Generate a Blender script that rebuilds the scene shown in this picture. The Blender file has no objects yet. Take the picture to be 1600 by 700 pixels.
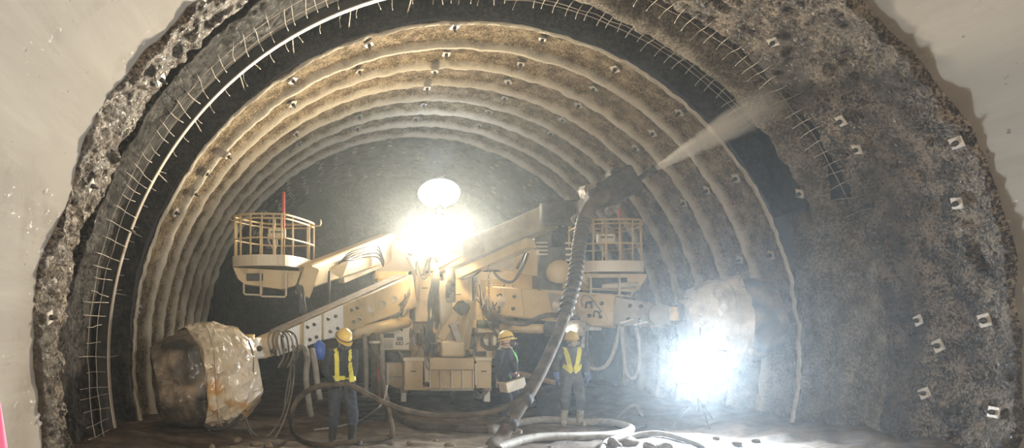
import bpy, bmesh, math, random
import numpy as np
from mathutils import Vector, Matrix
from mathutils.bvhtree import BVHTree

scene = bpy.context.scene
col = scene.collection
random.seed(11)
R_ = math.radians

# ------------------------------------------------------------------ camera
CX, CZ = -2.52, 1.65            # the camera stands left of the tunnel axis, at eye height
F, VX, VY = 1155.0, 507.0, 520.0  # focal length in pixels, image of the tunnel axis direction
cd = bpy.data.cameras.new('camera')
cam = bpy.data.objects.new('camera', cd)
col.objects.link(cam)
cam.location = (CX, 0, CZ)
cam.rotation_euler = (R_(90), 0, 0)
cd.sensor_width = 36
cd.lens = F / 1600 * 36
cd.shift_x = (800 - VX) / 1600
cd.shift_y = (VY - 350) / 1600
cd.clip_end = 200
scene.camera = cam

# ------------------------------------------------------------------ world, exposure, lights
w = bpy.data.worlds.new('world')
scene.world = w
w.use_nodes = True
w.node_tree.nodes['Background'].inputs[0].default_value = (0.9, 0.85, 0.78, 1)
w.node_tree.nodes['Background'].inputs[1].default_value = 0.03
vs = scene.view_settings
vs.view_transform = 'Standard'
vs.look = 'None'
vs.gamma = 1
vs.exposure = 0.0
vs.use_curve_mapping = False
scene.cycles.use_denoising = True
scene.cycles.volume_bounces = 1
scene.cycles.max_bounces = 6
scene.cycles.diffuse_bounces = 3
scene.cycles.sample_clamp_indirect = 4
scene.cycles.volume_step_rate = 3

FILL_W = 500      # added unseen tube lamps behind the photographer, brightening the near walls
FLOOD_W = 2500     # floodlights on top of the machine
TRIPOD_W = 4200    # tripod lamp by the right wall
ROOF_W = 1000      # warm lamps added on the machine roof to brighten the ribs
HAZE = 0.0031


def area_light(name, loc, target, size, size_y, watts, color, spread=180):
    ld = bpy.data.lights.new(name, 'AREA')
    ld.shape = 'RECTANGLE'
    ld.size, ld.size_y = size, size_y
    ld.energy = watts
    ld.color = color
    ld.spread = R_(spread)
    o = bpy.data.objects.new(name, ld)
    col.objects.link(o)
    o.location = loc
    o.rotation_euler = (Vector(target) - Vector(loc)).to_track_quat('-Z', 'Y').to_euler()
    return o


def spot_light(name, loc, target, watts, color, angle=150, blend=.6, radius=.15):
    ld = bpy.data.lights.new(name, 'SPOT')
    ld.energy = watts
    ld.color = color
    ld.spot_size = R_(angle)
    ld.spot_blend = blend
    ld.shadow_soft_size = radius
    o = bpy.data.objects.new(name, ld)
    col.objects.link(o)
    o.location = loc
    o.rotation_euler = (Vector(target) - Vector(loc)).to_track_quat('-Z', 'Y').to_euler()
    return o


# ------------------------------------------------------------------ tunnel geometry and picture helpers
TR, TZ = 6.0, 1.25              # tunnel radius, height of its centre above the floor


def P(px, py, Y):
    """place seen at a pixel of the 1600x700 frame, Y metres in front of the camera"""
    return Vector((CX + (px - VX) / F * Y, Y, CZ - (py - VY) / F * Y))


def cyl_hit(px, py, r=TR):
    """where the ray through a pixel meets the tunnel cylinder of radius r"""
    dx, dz = (px - VX) / F, -(py - VY) / F
    ox, oz = CX, CZ - TZ
    a = dx * dx + dz * dz
    b = ox * dx + oz * dz
    c = ox * ox + oz * oz - r * r
    t = (-b + math.sqrt(b * b - a * c)) / a
    return Vector((CX + dx * t, t, CZ + dz * t))


def on_ring(th, Y, r=TR):
    return Vector((r * math.cos(th), Y, TZ + r * math.sin(th)))


# ------------------------------------------------------------------ numpy noise
def _hash(x, y, z):
    h = (x * 374761393 + y * 668265263 + z * 1274126177) & 0x7fffffff
    h = ((h ^ (h >> 13)) * 1274126177) & 0x7fffffff
    return ((h ^ (h >> 16)) & 0xffff) / 65535.0


def vnoise(x, y, z):
    xi, yi, zi = (np.floor(v).astype(np.int64) for v in (x, y, z))
    u, v, t = x - xi, y - yi, z - zi
    u, v, t = (q * q * (3 - 2 * q) for q in (u, v, t))
    out = 0
    for i in (0, 1):
        for j in (0, 1):
            for k in (0, 1):
                wgt = (u if i else 1 - u) * (v if j else 1 - v) * (t if k else 1 - t)
                out = out + wgt * _hash(xi + i, yi + j, zi + k)
    return out * 2 - 1


def fbm(x, y, z, s, oct=4, gain=.5):
    a, tot = 1.0, 0
    x, y, z = np.asarray(x) * s + 100, np.asarray(y) * s + 100, np.asarray(z) * s + 100
    for _ in range(oct):
        tot = tot + a * vnoise(x, y, z)
        x, y, z = x * 2.03, y * 2.03, z * 2.03
        a *= gain
    return tot


def sstep(a, b, x):
    t = np.clip((np.asarray(x, dtype=float) - a) / (b - a), 0, 1)
    return t * t * (3 - 2 * t)


# ------------------------------------------------------------------ materials
def new_mat(name):
    m = bpy.data.materials.new(name)
    m.use_nodes = True
    nt = m.node_tree
    return m, nt, nt.nodes['Principled BSDF']


def ramp(nt, fac, stops):
    n = nt.nodes.new('ShaderNodeValToRGB')
    e = n.color_ramp.elements
    while len(e) < len(stops):
        e.new(.5)
    for el, (p, c) in zip(e, stops):
        el.position = p
        el.color = (*c, 1) if len(c) == 3 else c
    nt.links.new(fac, n.inputs[0])
    return n.outputs[0]


def tex_noise(nt, scale, detail=6, rough=.6, coord='Object', stretch=None, dist=0):
    tc = nt.nodes.new('ShaderNodeTexCoord')
    src = tc.outputs[coord]
    if stretch:
        mp = nt.nodes.new('ShaderNodeMapping')
        mp.inputs['Scale'].default_value = stretch
        nt.links.new(src, mp.inputs[0])
        src = mp.outputs[0]
    n = nt.nodes.new('ShaderNodeTexNoise')
    n.inputs['Scale'].default_value = scale
    n.inputs['Detail'].default_value = detail
    n.inputs['Roughness'].default_value = rough
    n.inputs['Distortion'].default_value = dist
    nt.links.new(src, n.inputs['Vector'])
    return n.outputs['Fac']


def mixc(nt, fac, a, b, mode='MIX'):
    n = nt.nodes.new('ShaderNodeMix')
    n.data_type = 'RGBA'
    n.blend_type = mode
    for s, v in ((0, fac), (6, a), (7, b)):
        if isinstance(v, (int, float)):
            n.inputs[s].default_value = v
        elif isinstance(v, tuple):
            n.inputs[s].default_value = (*v, 1)
        else:
            nt.links.new(v, n.inputs[s])
    return n.outputs[2]


def bump(nt, bsdf, height, strength=.5, dist=.02):
    b = nt.nodes.new('ShaderNodeBump')
    b.inputs['Strength'].default_value = strength
    b.inputs['Distance'].default_value = dist
    nt.links.new(height, b.inputs['Height'])
    nt.links.new(b.outputs[0], bsdf.inputs['Normal'])


def surf(name, c1, c2, scale=3, rough=.7, metal=0, lo=.35, hi=.65, bscale=None, bstr=.3, bdist=.01,
         dirt=None, dscale=1.2, dlo=.5, dhi=.7, spec=.5, stretch=None):
    """two-tone noisy surface with an optional stain colour and fine relief"""
    m, nt, b = new_mat(name)
    c = ramp(nt, tex_noise(nt, scale, stretch=stretch), [(lo, c1), (hi, c2)])
    if dirt:
        f = ramp(nt, tex_noise(nt, dscale, 8, .65, dist=.4), [(dlo, (0, 0, 0)), (dhi, (1, 1, 1))])
        c = mixc(nt, f, c, dirt)
    nt.links.new(c, b.inputs['Base Color'])
    b.inputs['Roughness'].default_value = rough
    b.inputs['Metallic'].default_value = metal
    b.inputs['Specular IOR Level'].default_value = spec
    if bscale:
        bump(nt, b, tex_noise(nt, bscale, 8, .7), bstr, bdist)
    return m


M = {}
M['lining'] = surf('smooth_concrete', (.25, .222, .185), (.315, .282, .238), .7, .75, bscale=30, bstr=.15, bdist=.004,
                   dirt=(.20, .17, .135), dscale=.9, dlo=.52, dhi=.75, stretch=(1, .35, 1))
def _flecks(m):
    nt = m.node_tree
    b = nt.nodes['Principled BSDF']
    c = b.inputs['Base Color'].links[0].from_socket
    streak = ramp(nt, tex_noise(nt, 2.2, 8, .7, stretch=(1, .12, 1), dist=.3), [(.46, (0, 0, 0)), (.7, (1, 1, 1))])
    c = mixc(nt, streak, c, (.35, .318, .27))
    msk = ramp(nt, tex_noise(nt, .9, 3, .5), [(.55, (0, 0, 0)), (.62, (1, 1, 1))])
    fl = ramp(nt, tex_noise(nt, 16, 4, .6, stretch=(1, .5, 1)), [(.64, (0, 0, 0)), (.68, (1, 1, 1))])
    c = mixc(nt, mixc(nt, 1.0, msk, fl, 'MULTIPLY'), c, (.62, .59, .54))
    sp_ = ramp(nt, tex_noise(nt, 11, 3, .5), [(.70, (0, 0, 0)), (.73, (1, 1, 1))])
    c = mixc(nt, sp_, c, (.16, .14, .12))
    nt.links.new(c, b.inputs['Base Color'])


_flecks(M['lining'])
M['cream'] = surf('cream_paint', (.46, .345, .175), (.54, .42, .235), 2.5, .45, dirt=(.22, .17, .10), dscale=2.2, dlo=.55, dhi=.8,
                  bscale=25, bstr=.08, bdist=.004)
M['pale'] = surf('pale_paint', (.52, .45, .33), (.59, .52, .40), 2.5, .42, dirt=(.28, .23, .15), dscale=2.5, dlo=.58, dhi=.82)
M['grey_paint'] = surf('dusty_grey_paint', (.27, .245, .195), (.36, .33, .27), 3, .6, dirt=(.15, .13, .10), dscale=2, dlo=.5, dhi=.8)
M['yellow'] = surf('yellow_paint', (.62, .42, .10), (.70, .50, .16), 3, .5, dirt=(.35, .24, .10), dscale=2.4, dlo=.52, dhi=.8)
M['white_steel'] = surf('white_plate', (.68, .68, .66), (.78, .78, .76), 5, .4, dirt=(.40, .35, .28), dscale=5, dlo=.55, dhi=.75)
M['dark_steel'] = surf('dark_steel', (.035, .033, .03), (.08, .075, .065), 6, .55, .3, dirt=(.16, .14, .11), dscale=4, dlo=.6, dhi=.8)
M['caked'] = surf('mortar_caked_steel', (.022, .02, .018), (.06, .055, .048), 7, .85, dirt=(.16, .145, .12), dscale=5, dlo=.58, dhi=.78,
                  bscale=18, bstr=.7, bdist=.03)
M['black'] = surf('black_rubber', (.012, .012, .012), (.03, .03, .028), 6, .6, dirt=(.10, .09, .075), dscale=5, dlo=.58, dhi=.85)
M['hose_brown'] = surf('muddy_hose', (.055, .043, .031), (.13, .103, .073), 5, .88, dirt=(.03, .026, .022), dscale=3, bscale=40, bstr=.3, spec=.2)
M['hose_grey'] = surf('grey_hose', (.16, .15, .13), (.27, .255, .225), 4, .6, dirt=(.09, .08, .07), dscale=3)
M['hose_pale'] = surf('pale_hose', (.25, .235, .205), (.35, .33, .295), 4, .7, dirt=(.13, .11, .09), dscale=4)
M['cable'] = surf('thin_cable', (.10, .09, .08), (.22, .20, .17), 5, .5)
M['wire'] = surf('galvanised_wire', (.34, .30, .25), (.52, .47, .40), 8, .5, .2, dirt=(.22, .14, .09), dscale=3, dlo=.5, dhi=.7)
M['beam'] = surf('arch_steel', (.50, .42, .33), (.62, .55, .46), 3, .5, .1, dirt=(.30, .20, .13), dscale=3, dlo=.55, dhi=.75)
M['plate'] = surf('bolt_plate_steel', (.50, .46, .40), (.62, .58, .51), 8, .5, .1, dirt=(.3, .25, .2), dscale=9)
M['glass'] = surf('dark_screen', (.01, .012, .014), (.02, .022, .025), 3, .15)
M['red'] = surf('red_paint', (.42, .04, .04), (.50, .07, .06), 4, .5)
M['pink'] = surf('pink_plastic', (.80, .12, .28), (.86, .18, .34), 4, .45)
M['blue'] = surf('blue_plastic', (.02, .08, .42), (.03, .12, .52), 4, .4)
M['green'] = surf('green_strap', (.14, .48, .12), (.20, .60, .18), 6, .6)
M['wood'] = surf('wet_plank', (.30, .21, .12), (.42, .31, .19), 3, .7, stretch=(1, 8, 8))
M['rock'] = surf('mud_clod', (.10, .075, .05), (.22, .17, .12), 6, .9, bscale=25, bstr=.6)
M['green_dark'] = surf('dark_green_sleeve', (.05, .075, .05), (.08, .11, .075), 5, .6)


def emit(name, color, strength):
    m, nt, b = new_mat(name)
    b.inputs['Base Color'].default_value = (.8, .8, .8, 1)
    b.inputs['Emission Color'].default_value = (*color, 1)
    b.inputs['Emission Strength'].default_value = strength
    return m


M['lamp'] = emit('lamp_face', (1, .96, .88), 30)
M['lamp_cool'] = emit('lamp_face_cool', (.92, .97, 1), 60)
M['tube'] = emit('fill_lamp', (1, .93, .82), 6)
M['balloon'] = emit('lit_balloon', (1, .97, .92), .5)
M['led'] = emit('signal_led', (1, .1, .1), 4)


def shotcrete(name, dark, mid, light, scale, bstr, wet=.65, stain=None, ribs=False, grain=.68, spec=.12):
    """sprayed concrete: grain, streaks and pale crumbs"""
    m, nt, b = new_mat(name)
    big = tex_noise(nt, scale * .45, 5, .6)
    fine = tex_noise(nt, scale * 3.4, 8, .75)
    av = nt.nodes.new('ShaderNodeMath'); av.operation = 'MULTIPLY_ADD'; av.inputs[1].default_value = grain
    nt.links.new(fine, av.inputs[0])
    bg = nt.nodes.new('ShaderNodeMath'); bg.operation = 'MULTIPLY'; bg.inputs[1].default_value = 1 - grain
    nt.links.new(big, bg.inputs[0])
    nt.links.new(bg.outputs[0], av.inputs[2])
    c = ramp(nt, av.outputs[0], [(.445, dark), (.5, mid), (.56, light)])
    if stain:
        f = ramp(nt, tex_noise(nt, .55, 6, .6, stretch=(1, 1, .35), dist=.5), [(.45, (0, 0, 0)), (.66, (1, 1, 1))])
        c = mixc(nt, f, c, stain)
    if ribs:   # brightness of the lit rib edges painted in as a pale strip
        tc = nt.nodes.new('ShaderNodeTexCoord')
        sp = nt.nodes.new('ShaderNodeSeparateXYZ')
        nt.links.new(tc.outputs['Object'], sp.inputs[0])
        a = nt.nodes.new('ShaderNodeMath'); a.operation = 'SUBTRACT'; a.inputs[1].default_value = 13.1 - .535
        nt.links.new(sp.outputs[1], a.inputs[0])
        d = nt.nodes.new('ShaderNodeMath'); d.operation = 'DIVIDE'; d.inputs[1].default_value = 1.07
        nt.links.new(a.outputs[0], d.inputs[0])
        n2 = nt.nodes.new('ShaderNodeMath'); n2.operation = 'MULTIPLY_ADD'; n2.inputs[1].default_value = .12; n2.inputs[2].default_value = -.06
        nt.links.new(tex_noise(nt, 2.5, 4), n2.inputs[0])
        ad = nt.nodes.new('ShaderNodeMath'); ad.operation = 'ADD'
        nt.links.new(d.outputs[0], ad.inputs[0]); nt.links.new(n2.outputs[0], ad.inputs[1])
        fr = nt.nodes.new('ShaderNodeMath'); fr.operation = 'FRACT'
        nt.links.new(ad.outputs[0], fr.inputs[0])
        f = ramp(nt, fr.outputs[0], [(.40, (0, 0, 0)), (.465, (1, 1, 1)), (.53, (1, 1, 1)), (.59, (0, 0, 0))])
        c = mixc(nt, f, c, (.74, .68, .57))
    nt.links.new(c, b.inputs['Base Color'])
    r = ramp(nt, tex_noise(nt, scale * 1.7, 6), [(.4, (wet * .55,) * 3), (.6, (wet * 1.3,) * 3)])
    nt.links.new(r, b.inputs['Roughness'])
    b.inputs['Specular IOR Level'].default_value = spec
    bump(nt, b, tex_noise(nt, scale * 2.6, 8, .7), bstr, .09)
    return m


M['rough'] = shotcrete('rough_shotcrete', (.016, .012, .009), (.125, .09, .06), (.46, .375, .28), 7, 1.0, .42, (.075, .058, .043), spec=.5)  # glints and shade of the relief also put into the tones, besides crumbs
M['rough_right'] = M['rough']
M['recess'] = shotcrete('bare_rock_recess', (.012, .011, .010), (.028, .025, .022), (.06, .054, .047), 4, .5, .7)  # dark rock, with the shade of the recess put into the colour
M['mesh_band'] = shotcrete('thin_shotcrete', (.008, .007, .006), (.022, .019, .016), (.11, .095, .08), 5, .8, .6, (.03, .026, .022))
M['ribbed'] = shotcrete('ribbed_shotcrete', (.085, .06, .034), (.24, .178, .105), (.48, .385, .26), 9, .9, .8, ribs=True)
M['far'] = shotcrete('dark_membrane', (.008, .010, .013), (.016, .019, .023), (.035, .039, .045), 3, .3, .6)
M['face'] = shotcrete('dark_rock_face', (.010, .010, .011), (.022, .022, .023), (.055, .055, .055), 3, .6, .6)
M['ridge'] = shotcrete('fresh_shotcrete', (.12, .10, .075), (.24, .205, .16), (.42, .37, .30), 7, .9, .6)


def floor_mat():
    m, nt, b = new_mat('muddy_ground')
    c = ramp(nt, tex_noise(nt, 2.2, 10, .7), [(.36, (.028, .018, .011)), (.5, (.085, .056, .034)), (.66, (.19, .14, .095))])
    nt.links.new(c, b.inputs['Base Color'])
    r = ramp(nt, tex_noise(nt, .8, 6, .6), [(.42, (.38,) * 3), (.56, (.9,) * 3)])
    nt.links.new(r, b.inputs['Roughness'])
    bump(nt, b, tex_noise(nt, 14, 10, .75), .7, .05)
    return m


M['floor'] = floor_mat()


# ------------------------------------------------------------------ mesh builder
def rotm(ax, ay, az):
    return Matrix.Rotation(az, 3, 'Z') @ Matrix.Rotation(ay, 3, 'Y') @ Matrix.Rotation(ax, 3, 'X')


def frame(d, up=Vector((0, 0, 1))):
    d = Vector(d).normalized()
    if abs(d.dot(up)) > .98:
        up = Vector((0, 1, 0))
    s = d.cross(up).normalized()
    return d, s, s.cross(d).normalized()


def catmull(pts, n=6, closed=False):
    pts = [Vector(p) for p in pts]
    if len(pts) < 3:
        return pts
    out = []
    N = len(pts)
    rng = range(N) if closed else range(N - 1)
    for i in rng:
        p1, p2 = pts[i], pts[(i + 1) % N]
        p0 = pts[i - 1] if (closed or i > 0) else p1 * 2 - p2
        p3 = pts[(i + 2) % N] if (closed or i < N - 2) else p2 * 2 - p1
        for k in range(n):
            t = k / n
            out.append(.5 * ((2 * p1) + (p2 - p0) * t + (2 * p0 - 5 * p1 + 4 * p2 - p3) * t * t + (3 * p1 - p0 - 3 * p2 + p3) * t ** 3))
    if not closed:
        out.append(pts[-1])
    return out


class MB:
    def __init__(self):
        self.v, self.f, self.s = [], [], []

    def add(self, vs_, fs_, smooth=False):
        o = len(self.v)
        self.v += [Vector(p) for p in vs_]
        self.f += [tuple(i + o for i in f) for f in fs_]
        self.s += [smooth] * len(fs_)
        return self

    def hexa(self, q, bevel=.012):
        """box from 8 corners: 4 of one end, 4 of the other, matching order"""
        bm = bmesh.new()
        vv = [bm.verts.new(p) for p in q]
        for f in ((0, 1, 2, 3), (7, 6, 5, 4), (0, 4, 5, 1), (1, 5, 6, 2), (2, 6, 7, 3), (3, 7, 4, 0)):
            bm.faces.new([vv[i] for i in f])
        bmesh.ops.recalc_face_normals(bm, faces=bm.faces[:])
        if bevel:
            bmesh.ops.bevel(bm, geom=bm.edges[:], offset=bevel, segments=1, affect='EDGES', clamp_overlap=True)
        bm.verts.index_update()
        self.add([v.co.copy() for v in bm.verts], [[v.index for v in f.verts] for f in bm.faces])
        bm.free()
        return self

    def box(self, c, size, rot=None, bevel=.012):
        c = Vector(c)
        hx, hy, hz = (s / 2 for s in size)
        q = [Vector(p) for p in ((-hx, -hy, -hz), (hx, -hy, -hz), (hx, -hy, hz), (-hx, -hy, hz),
                                 (-hx, hy, -hz), (hx, hy, -hz), (hx, hy, hz), (-hx, hy, hz))]
        if rot is not None:
            q = [rot @ p for p in q]
        return self.hexa([p + c for p in q], bevel)

    def beam(self, p0, p1, w0, h0, w1=None, h1=None, bevel=.012, up=Vector((0, 0, 1))):
        p0, p1 = Vector(p0), Vector(p1)
        w1 = w0 if w1 is None else w1
        h1 = h0 if h1 is None else h1
        d, s, u = frame(p1 - p0, up)
        q = []
        for p, w_, h_ in ((p0, w0, h0), (p1, w1, h1)):
            q += [p - s * w_ / 2 - u * h_ / 2, p + s * w_ / 2 - u * h_ / 2, p + s * w_ / 2 + u * h_ / 2, p - s * w_ / 2 + u * h_ / 2]
        return self.hexa(q, bevel)

    def tube(self, pts, r, n=8, closed=False, smooth=6, caps=True):
        p = catmull(pts, smooth, closed) if smooth else [Vector(q) for q in pts]
        N = len(p)
        rr = [r] * N if not isinstance(r, (list, tuple)) else [
            r[min(int(i / max(1, N - 1) * (len(r) - 1)), len(r) - 2)] * (1 - (i / max(1, N - 1) * (len(r) - 1)) % 1 if i < N - 1 else 0)
            + r[min(int(i / max(1, N - 1) * (len(r) - 1)), len(r) - 2) + 1] * ((i / max(1, N - 1) * (len(r) - 1)) % 1 if i < N - 1 else 1)
            for i in range(N)]
        vs_, fs_ = [], []
        u = None
        for i in range(N):
            a = p[(i + 1) % N] if (closed or i < N - 1) else p[i]
            b = p[i - 1] if (closed or i > 0) else p[i]
            d = (a - b)
            if d.length < 1e-9:
                d = Vector((0, 0, 1))
            d.normalize()
            if u is None:
                _, s_, u = frame(d)
            u = (u - d * u.dot(d))
            if u.length < 1e-6:
                u = frame(d)[2]
            u.normalize()
            s_ = d.cross(u)
            for k in range(n):
                t = 2 * math.pi * k / n
                vs_.append(p[i] + (u * math.cos(t) + s_ * math.sin(t)) * rr[i])
        for i in range(N if closed else N - 1):
            for k in range(n):
                a, b = i * n + k, i * n + (k + 1) % n
                c, d2 = ((i + 1) % N) * n + (k + 1) % n, ((i + 1) % N) * n + k
                fs_.append((a, b, c, d2))
        if caps and not closed:
            fs_.append(tuple(range(n - 1, -1, -1)))
            fs_.append(tuple(range((N - 1) * n, N * n)))
        return self.add(vs_, fs_, True)

    def cyl(self, p0, p1, r, r1=None, n=16):
        return self.tube([p0, p1], [r, r if r1 is None else r1], n, smooth=0)

    def lathe(self, prof, center, axis=(0, 0, 1), n=24, smooth=True):
        """prof: (radius, height along axis)"""
        d, s, u = frame(axis)
        c = Vector(center)
        vs_ = []
        for r, h in prof:
            for k in range(n):
                t = 2 * math.pi * k / n
                vs_.append(c + d * h + (s * math.cos(t) + u * math.sin(t)) * r)
        fs_ = []
        for i in range(len(prof) - 1):
            for k in range(n):
                fs_.append((i * n + k, i * n + (k + 1) % n, (i + 1) * n + (k + 1) % n, (i + 1) * n + k))
        fs_.append(tuple(range(n - 1, -1, -1)))
        fs_.append(tuple(range((len(prof) - 1) * n, len(prof) * n)))
        return self.add(vs_, fs_, smooth)

    def prism(self, poly, thick):
        """planar polygon swept along the vector thick"""
        poly = [Vector(p) for p in poly]
        t = Vector(thick)
        n = len(poly)
        fs_ = [tuple(range(n)), tuple(range(2 * n - 1, n - 1, -1))]
        for i in range(n):
            j = (i + 1) % n
            fs_.append((i, i + n, j + n, j))
        return self.add(poly + [p + t for p in poly], fs_)

    def ellipsoid(self, c, r, n=14, m=10, rot=None):
        c = Vector(c)
        vs_ = []
        for i in range(m + 1):
            ph = math.pi * i / m
            for k in range(n):
                t = 2 * math.pi * k / n
                p = Vector((r[0] * math.sin(ph) * math.cos(t), r[1] * math.sin(ph) * math.sin(t), r[2] * math.cos(ph)))
                vs_.append(c + (rot @ p if rot is not None else p))
        fs_ = []
        for i in range(m):
            for k in range(n):
                fs_.append((i * n + k, (i + 1) * n + k, (i + 1) * n + (k + 1) % n, i * n + (k + 1) % n))
        return self.add(vs_, fs_, True)

    def build(self, name, mat, parent=None, origin=None):
        o = Vector((0, 0, 0))
        if parent is not None:
            q = parent
            while q.parent is not None:
                q = q.parent
            o = q.location.copy()
        elif origin is not None:
            o = Vector(origin)
        elif self.v:
            lo = [min(v[i] for v in self.v) for i in range(3)]
            hi = [max(v[i] for v in self.v) for i in range(3)]
            o = Vector(((lo[0] + hi[0]) / 2, (lo[1] + hi[1]) / 2, lo[2]))
        me = bpy.data.meshes.new(name)
        me.from_pydata([tuple(v - o) for v in self.v], [], self.f)
        me.polygons.foreach_set('use_smooth', self.s)
        bm = bmesh.new()
        bm.from_mesh(me)
        bmesh.ops.remove_doubles(bm, verts=bm.verts[:], dist=1e-5)
        bmesh.ops.recalc_face_normals(bm, faces=bm.faces[:])
        bm.to_mesh(me)
        bm.free()
        me.materials.append(M[mat] if isinstance(mat, str) else mat)
        ob = bpy.data.objects.new(name, me)
        col.objects.link(ob)
        if parent is not None:
            ob.parent = parent
        else:
            ob.location = o
        return ob


def tag(o, label=None, cat=None, group=None, kind=None):
    for k, v in (('label', label), ('category', cat), ('group', group), ('kind', kind)):
        if v:
            o[k] = v
    return o


def thing(name, loc, label, cat, group=None):
    o = bpy.data.objects.new(name, None)
    o.empty_display_size = .2
    col.objects.link(o)
    o.location = loc
    return tag(o, label, cat, group)


def px_box(mb, x0, y0, x1, y1, Y, depth, bevel=.012):
    a, b = P(x0, y1, Y), P(x1, y0, Y)
    return mb.box(((a.x + b.x) / 2, Y + depth / 2, (a.z + b.z) / 2), (abs(b.x - a.x), depth, abs(b.z - a.z)), None, bevel)


def grid_mesh(name, X, Y, Z, mat, origin=(0, 0, 0), parent=None):
    nu, nv = X.shape
    verts = np.stack([X, Y, Z], -1).reshape(-1, 3) - np.array(origin)
    i = np.arange(nu - 1)[:, None] * nv + np.arange(nv - 1)[None, :]
    faces = np.stack([i, i + 1, i + nv + 1, i + nv], -1).reshape(-1, 4)
    me = bpy.data.meshes.new(name)
    me.from_pydata(verts.tolist(), [], faces.tolist())
    me.polygons.foreach_set('use_smooth', [True] * len(me.polygons))
    me.materials.append(M[mat] if isinstance(mat, str) else mat)
    o = bpy.data.objects.new(name, me)
    col.objects.link(o)
    if parent:
        o.parent = parent
    return o

# ================================================================== THE TUNNEL
TH0, TH1 = R_(-15), R_(195)


def band(name, mat, prof, th0, th1, dth, rough=None, label=None, edge=0.0):
    """vault strip: prof(th) -> arrays of Y and r along the strip (same length for every th)"""
    th = np.linspace(th0, th1, max(8, int((th1 - th0) * TR / dth)))
    rows_y, rows_r = [], []
    for t in th:
        y, r = prof(t)
        rows_y.append(y)
        rows_r.append(r)
    Y, R = np.array(rows_y), np.array(rows_r)
    T = np.repeat(th[:, None], Y.shape[1], 1)
    if edge:
        e = fbm(th * TR, th * 0, th * 0, 1.3, 5) * edge
        Y = Y + e[:, None] * np.linspace(1, 0, Y.shape[1])[None, :] ** 3
    if rough is not None:
        x, z = R * np.cos(T), R * np.sin(T)
        R = R + rough(x, Y, z, T)
    o = grid_mesh(name, R * np.cos(T), Y, TZ + R * np.sin(T), mat)
    return tag(o, label, None, None, 'structure')


def lin(a, b, n):
    return np.linspace(a, b, n)


# finished smooth lining, from behind the camera up to its ragged edge
w_lining = band('wall_lining', 'lining', lambda t: (lin(-16, 9.05, 60), np.full(60, TR)), TH0, TH1, .22,
                lambda x, y, z, t: fbm(x, y, z, .5, 3) * .012, 'smooth pale concrete lining of the finished tunnel')

# rough shotcrete, right side: wide band up to the second mesh edge
def prof_right(t):
    y = np.concatenate([[8.98, 8.985], lin(9.0, 11.12, 75), [11.2, 11.22]])
    r = np.concatenate([[6.3, 5.98], lin(5.885, 5.95, 12), np.full(63, 5.95), [6.0, 6.4]])
    return y, r


def rough_fn(x, y, z, t):
    big = fbm(x, y, z, .8, 3) * .05
    lump = np.abs(fbm(x, y, z, 2.6, 4)) * .09
    fine = fbm(x, y, z, 10, 3) * .035
    return big - lump + fine + .03


w_right = band('wall_right', 'rough', prof_right, TH0, R_(93), .034, rough_fn,
               'rough brown sprayed concrete wall on the right', .07)


def prof_left(t):
    y = np.concatenate([[8.88, 8.885], lin(8.9, 9.7, 26), [9.74, 9.76]])
    r = np.concatenate([[6.25, 6.0], np.full(26, 5.94), [6.0, 6.35]])
    return y, r


w_left = band('wall_left', 'rough', prof_left, R_(91), TH1, .03, rough_fn, 'jagged glistening sprayed concrete strip on the left', .16)


def prof_mesh(t):
    m = float(sstep(R_(112), R_(124), t) * (1 - sstep(R_(166), R_(176), t)))
    a = 9.74 + .5 * m
    y = np.concatenate([[a - .02, a], lin(a + .02, 11.12, 38), [11.2, 11.22]])
    r = np.concatenate([[6.05 + .40 * m, 6.06], np.full(38, 6.04), [6.08, 6.42]])
    return y, r


w_mesh = band('wall_mesh', 'mesh_band', prof_mesh, R_(91), TH1, .045,
              lambda x, y, z, t: -np.abs(fbm(x, y, z, 1.6, 5)) * .10 + .02, 'dark thinly sprayed wall band with wire mesh ends')


w_groove = band('wall_groove', 'recess', lambda t: (lin(9.6, 10.4, 8), np.full(8, 6.40)), R_(100), R_(186), .08,
                lambda x, y, z, t: fbm(x, y, z, 2, 3) * .03, 'black groove between two sprayed strips on the left')


# open recess that holds the steel arch; on the lower right it is already sprayed full
def prof_recess(t):
    full = float(1 - sstep(R_(14), R_(40), t))
    y = np.concatenate([lin(11.15, 13.08, 30), [13.09, 13.1]])
    r = np.full(32, 6.38 - .36 * full)
    r[-1] = 5.99
    return y, r


w_recess = band('wall_recess', 'recess', prof_recess, R_(24), TH1, .07,
                lambda x, y, z, t: fbm(x, y, z, 1.5, 4) * .04, 'black bare recess band in the vault')


def prof_low(t):
    y = lin(11.12, 13.2, 60)
    slot = float(sstep(R_(7), R_(13), t))
    r = 6.02 - .10 * np.exp(-((y - 12.03) / .16) ** 2) - .05 * np.exp(-((y - 11.2) / .2) ** 2) \
        + .10 * slot * np.exp(-((y - 11.65) / .15) ** 2) + .20 * slot * np.exp(-((y - 12.45) / .15) ** 2)
    return y, r


w_low = band('wall_sprayed', 'ridge', prof_low, TH0, R_(30), .045,
             lambda x, y, z, t: -np.abs(fbm(x, y, z, 2.2, 4)) * .05 + fbm(x, y, z, 8, 3) * .014 + .02
             + .40 * sstep(R_(11), R_(29.5), t), 'freshly sprayed wall where the recess is filled, lower right')


# sprayed ridge over the steel arch, on the right and over the crown
def prof_ridge(t):
    g = float(1 - sstep(R_(60), R_(98), t))
    u = lin(0, 1, 16)
    y = 12.05 + (u - .5) * (.25 + .42 * g)
    h = np.sin(u * math.pi) ** .6
    return y, 6.40 - h * (.14 + .30 * g)


w_ridge = band('wall_ridge', 'ridge', prof_ridge, R_(20), R_(98), .045,
               lambda x, y, z, t: -np.abs(fbm(x, y, z, 3.0, 4)) * .06 + fbm(x, y, z, 9, 3) * .018 + .02,
               'crumbly sprayed ridge over the arch, upper right')


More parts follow.
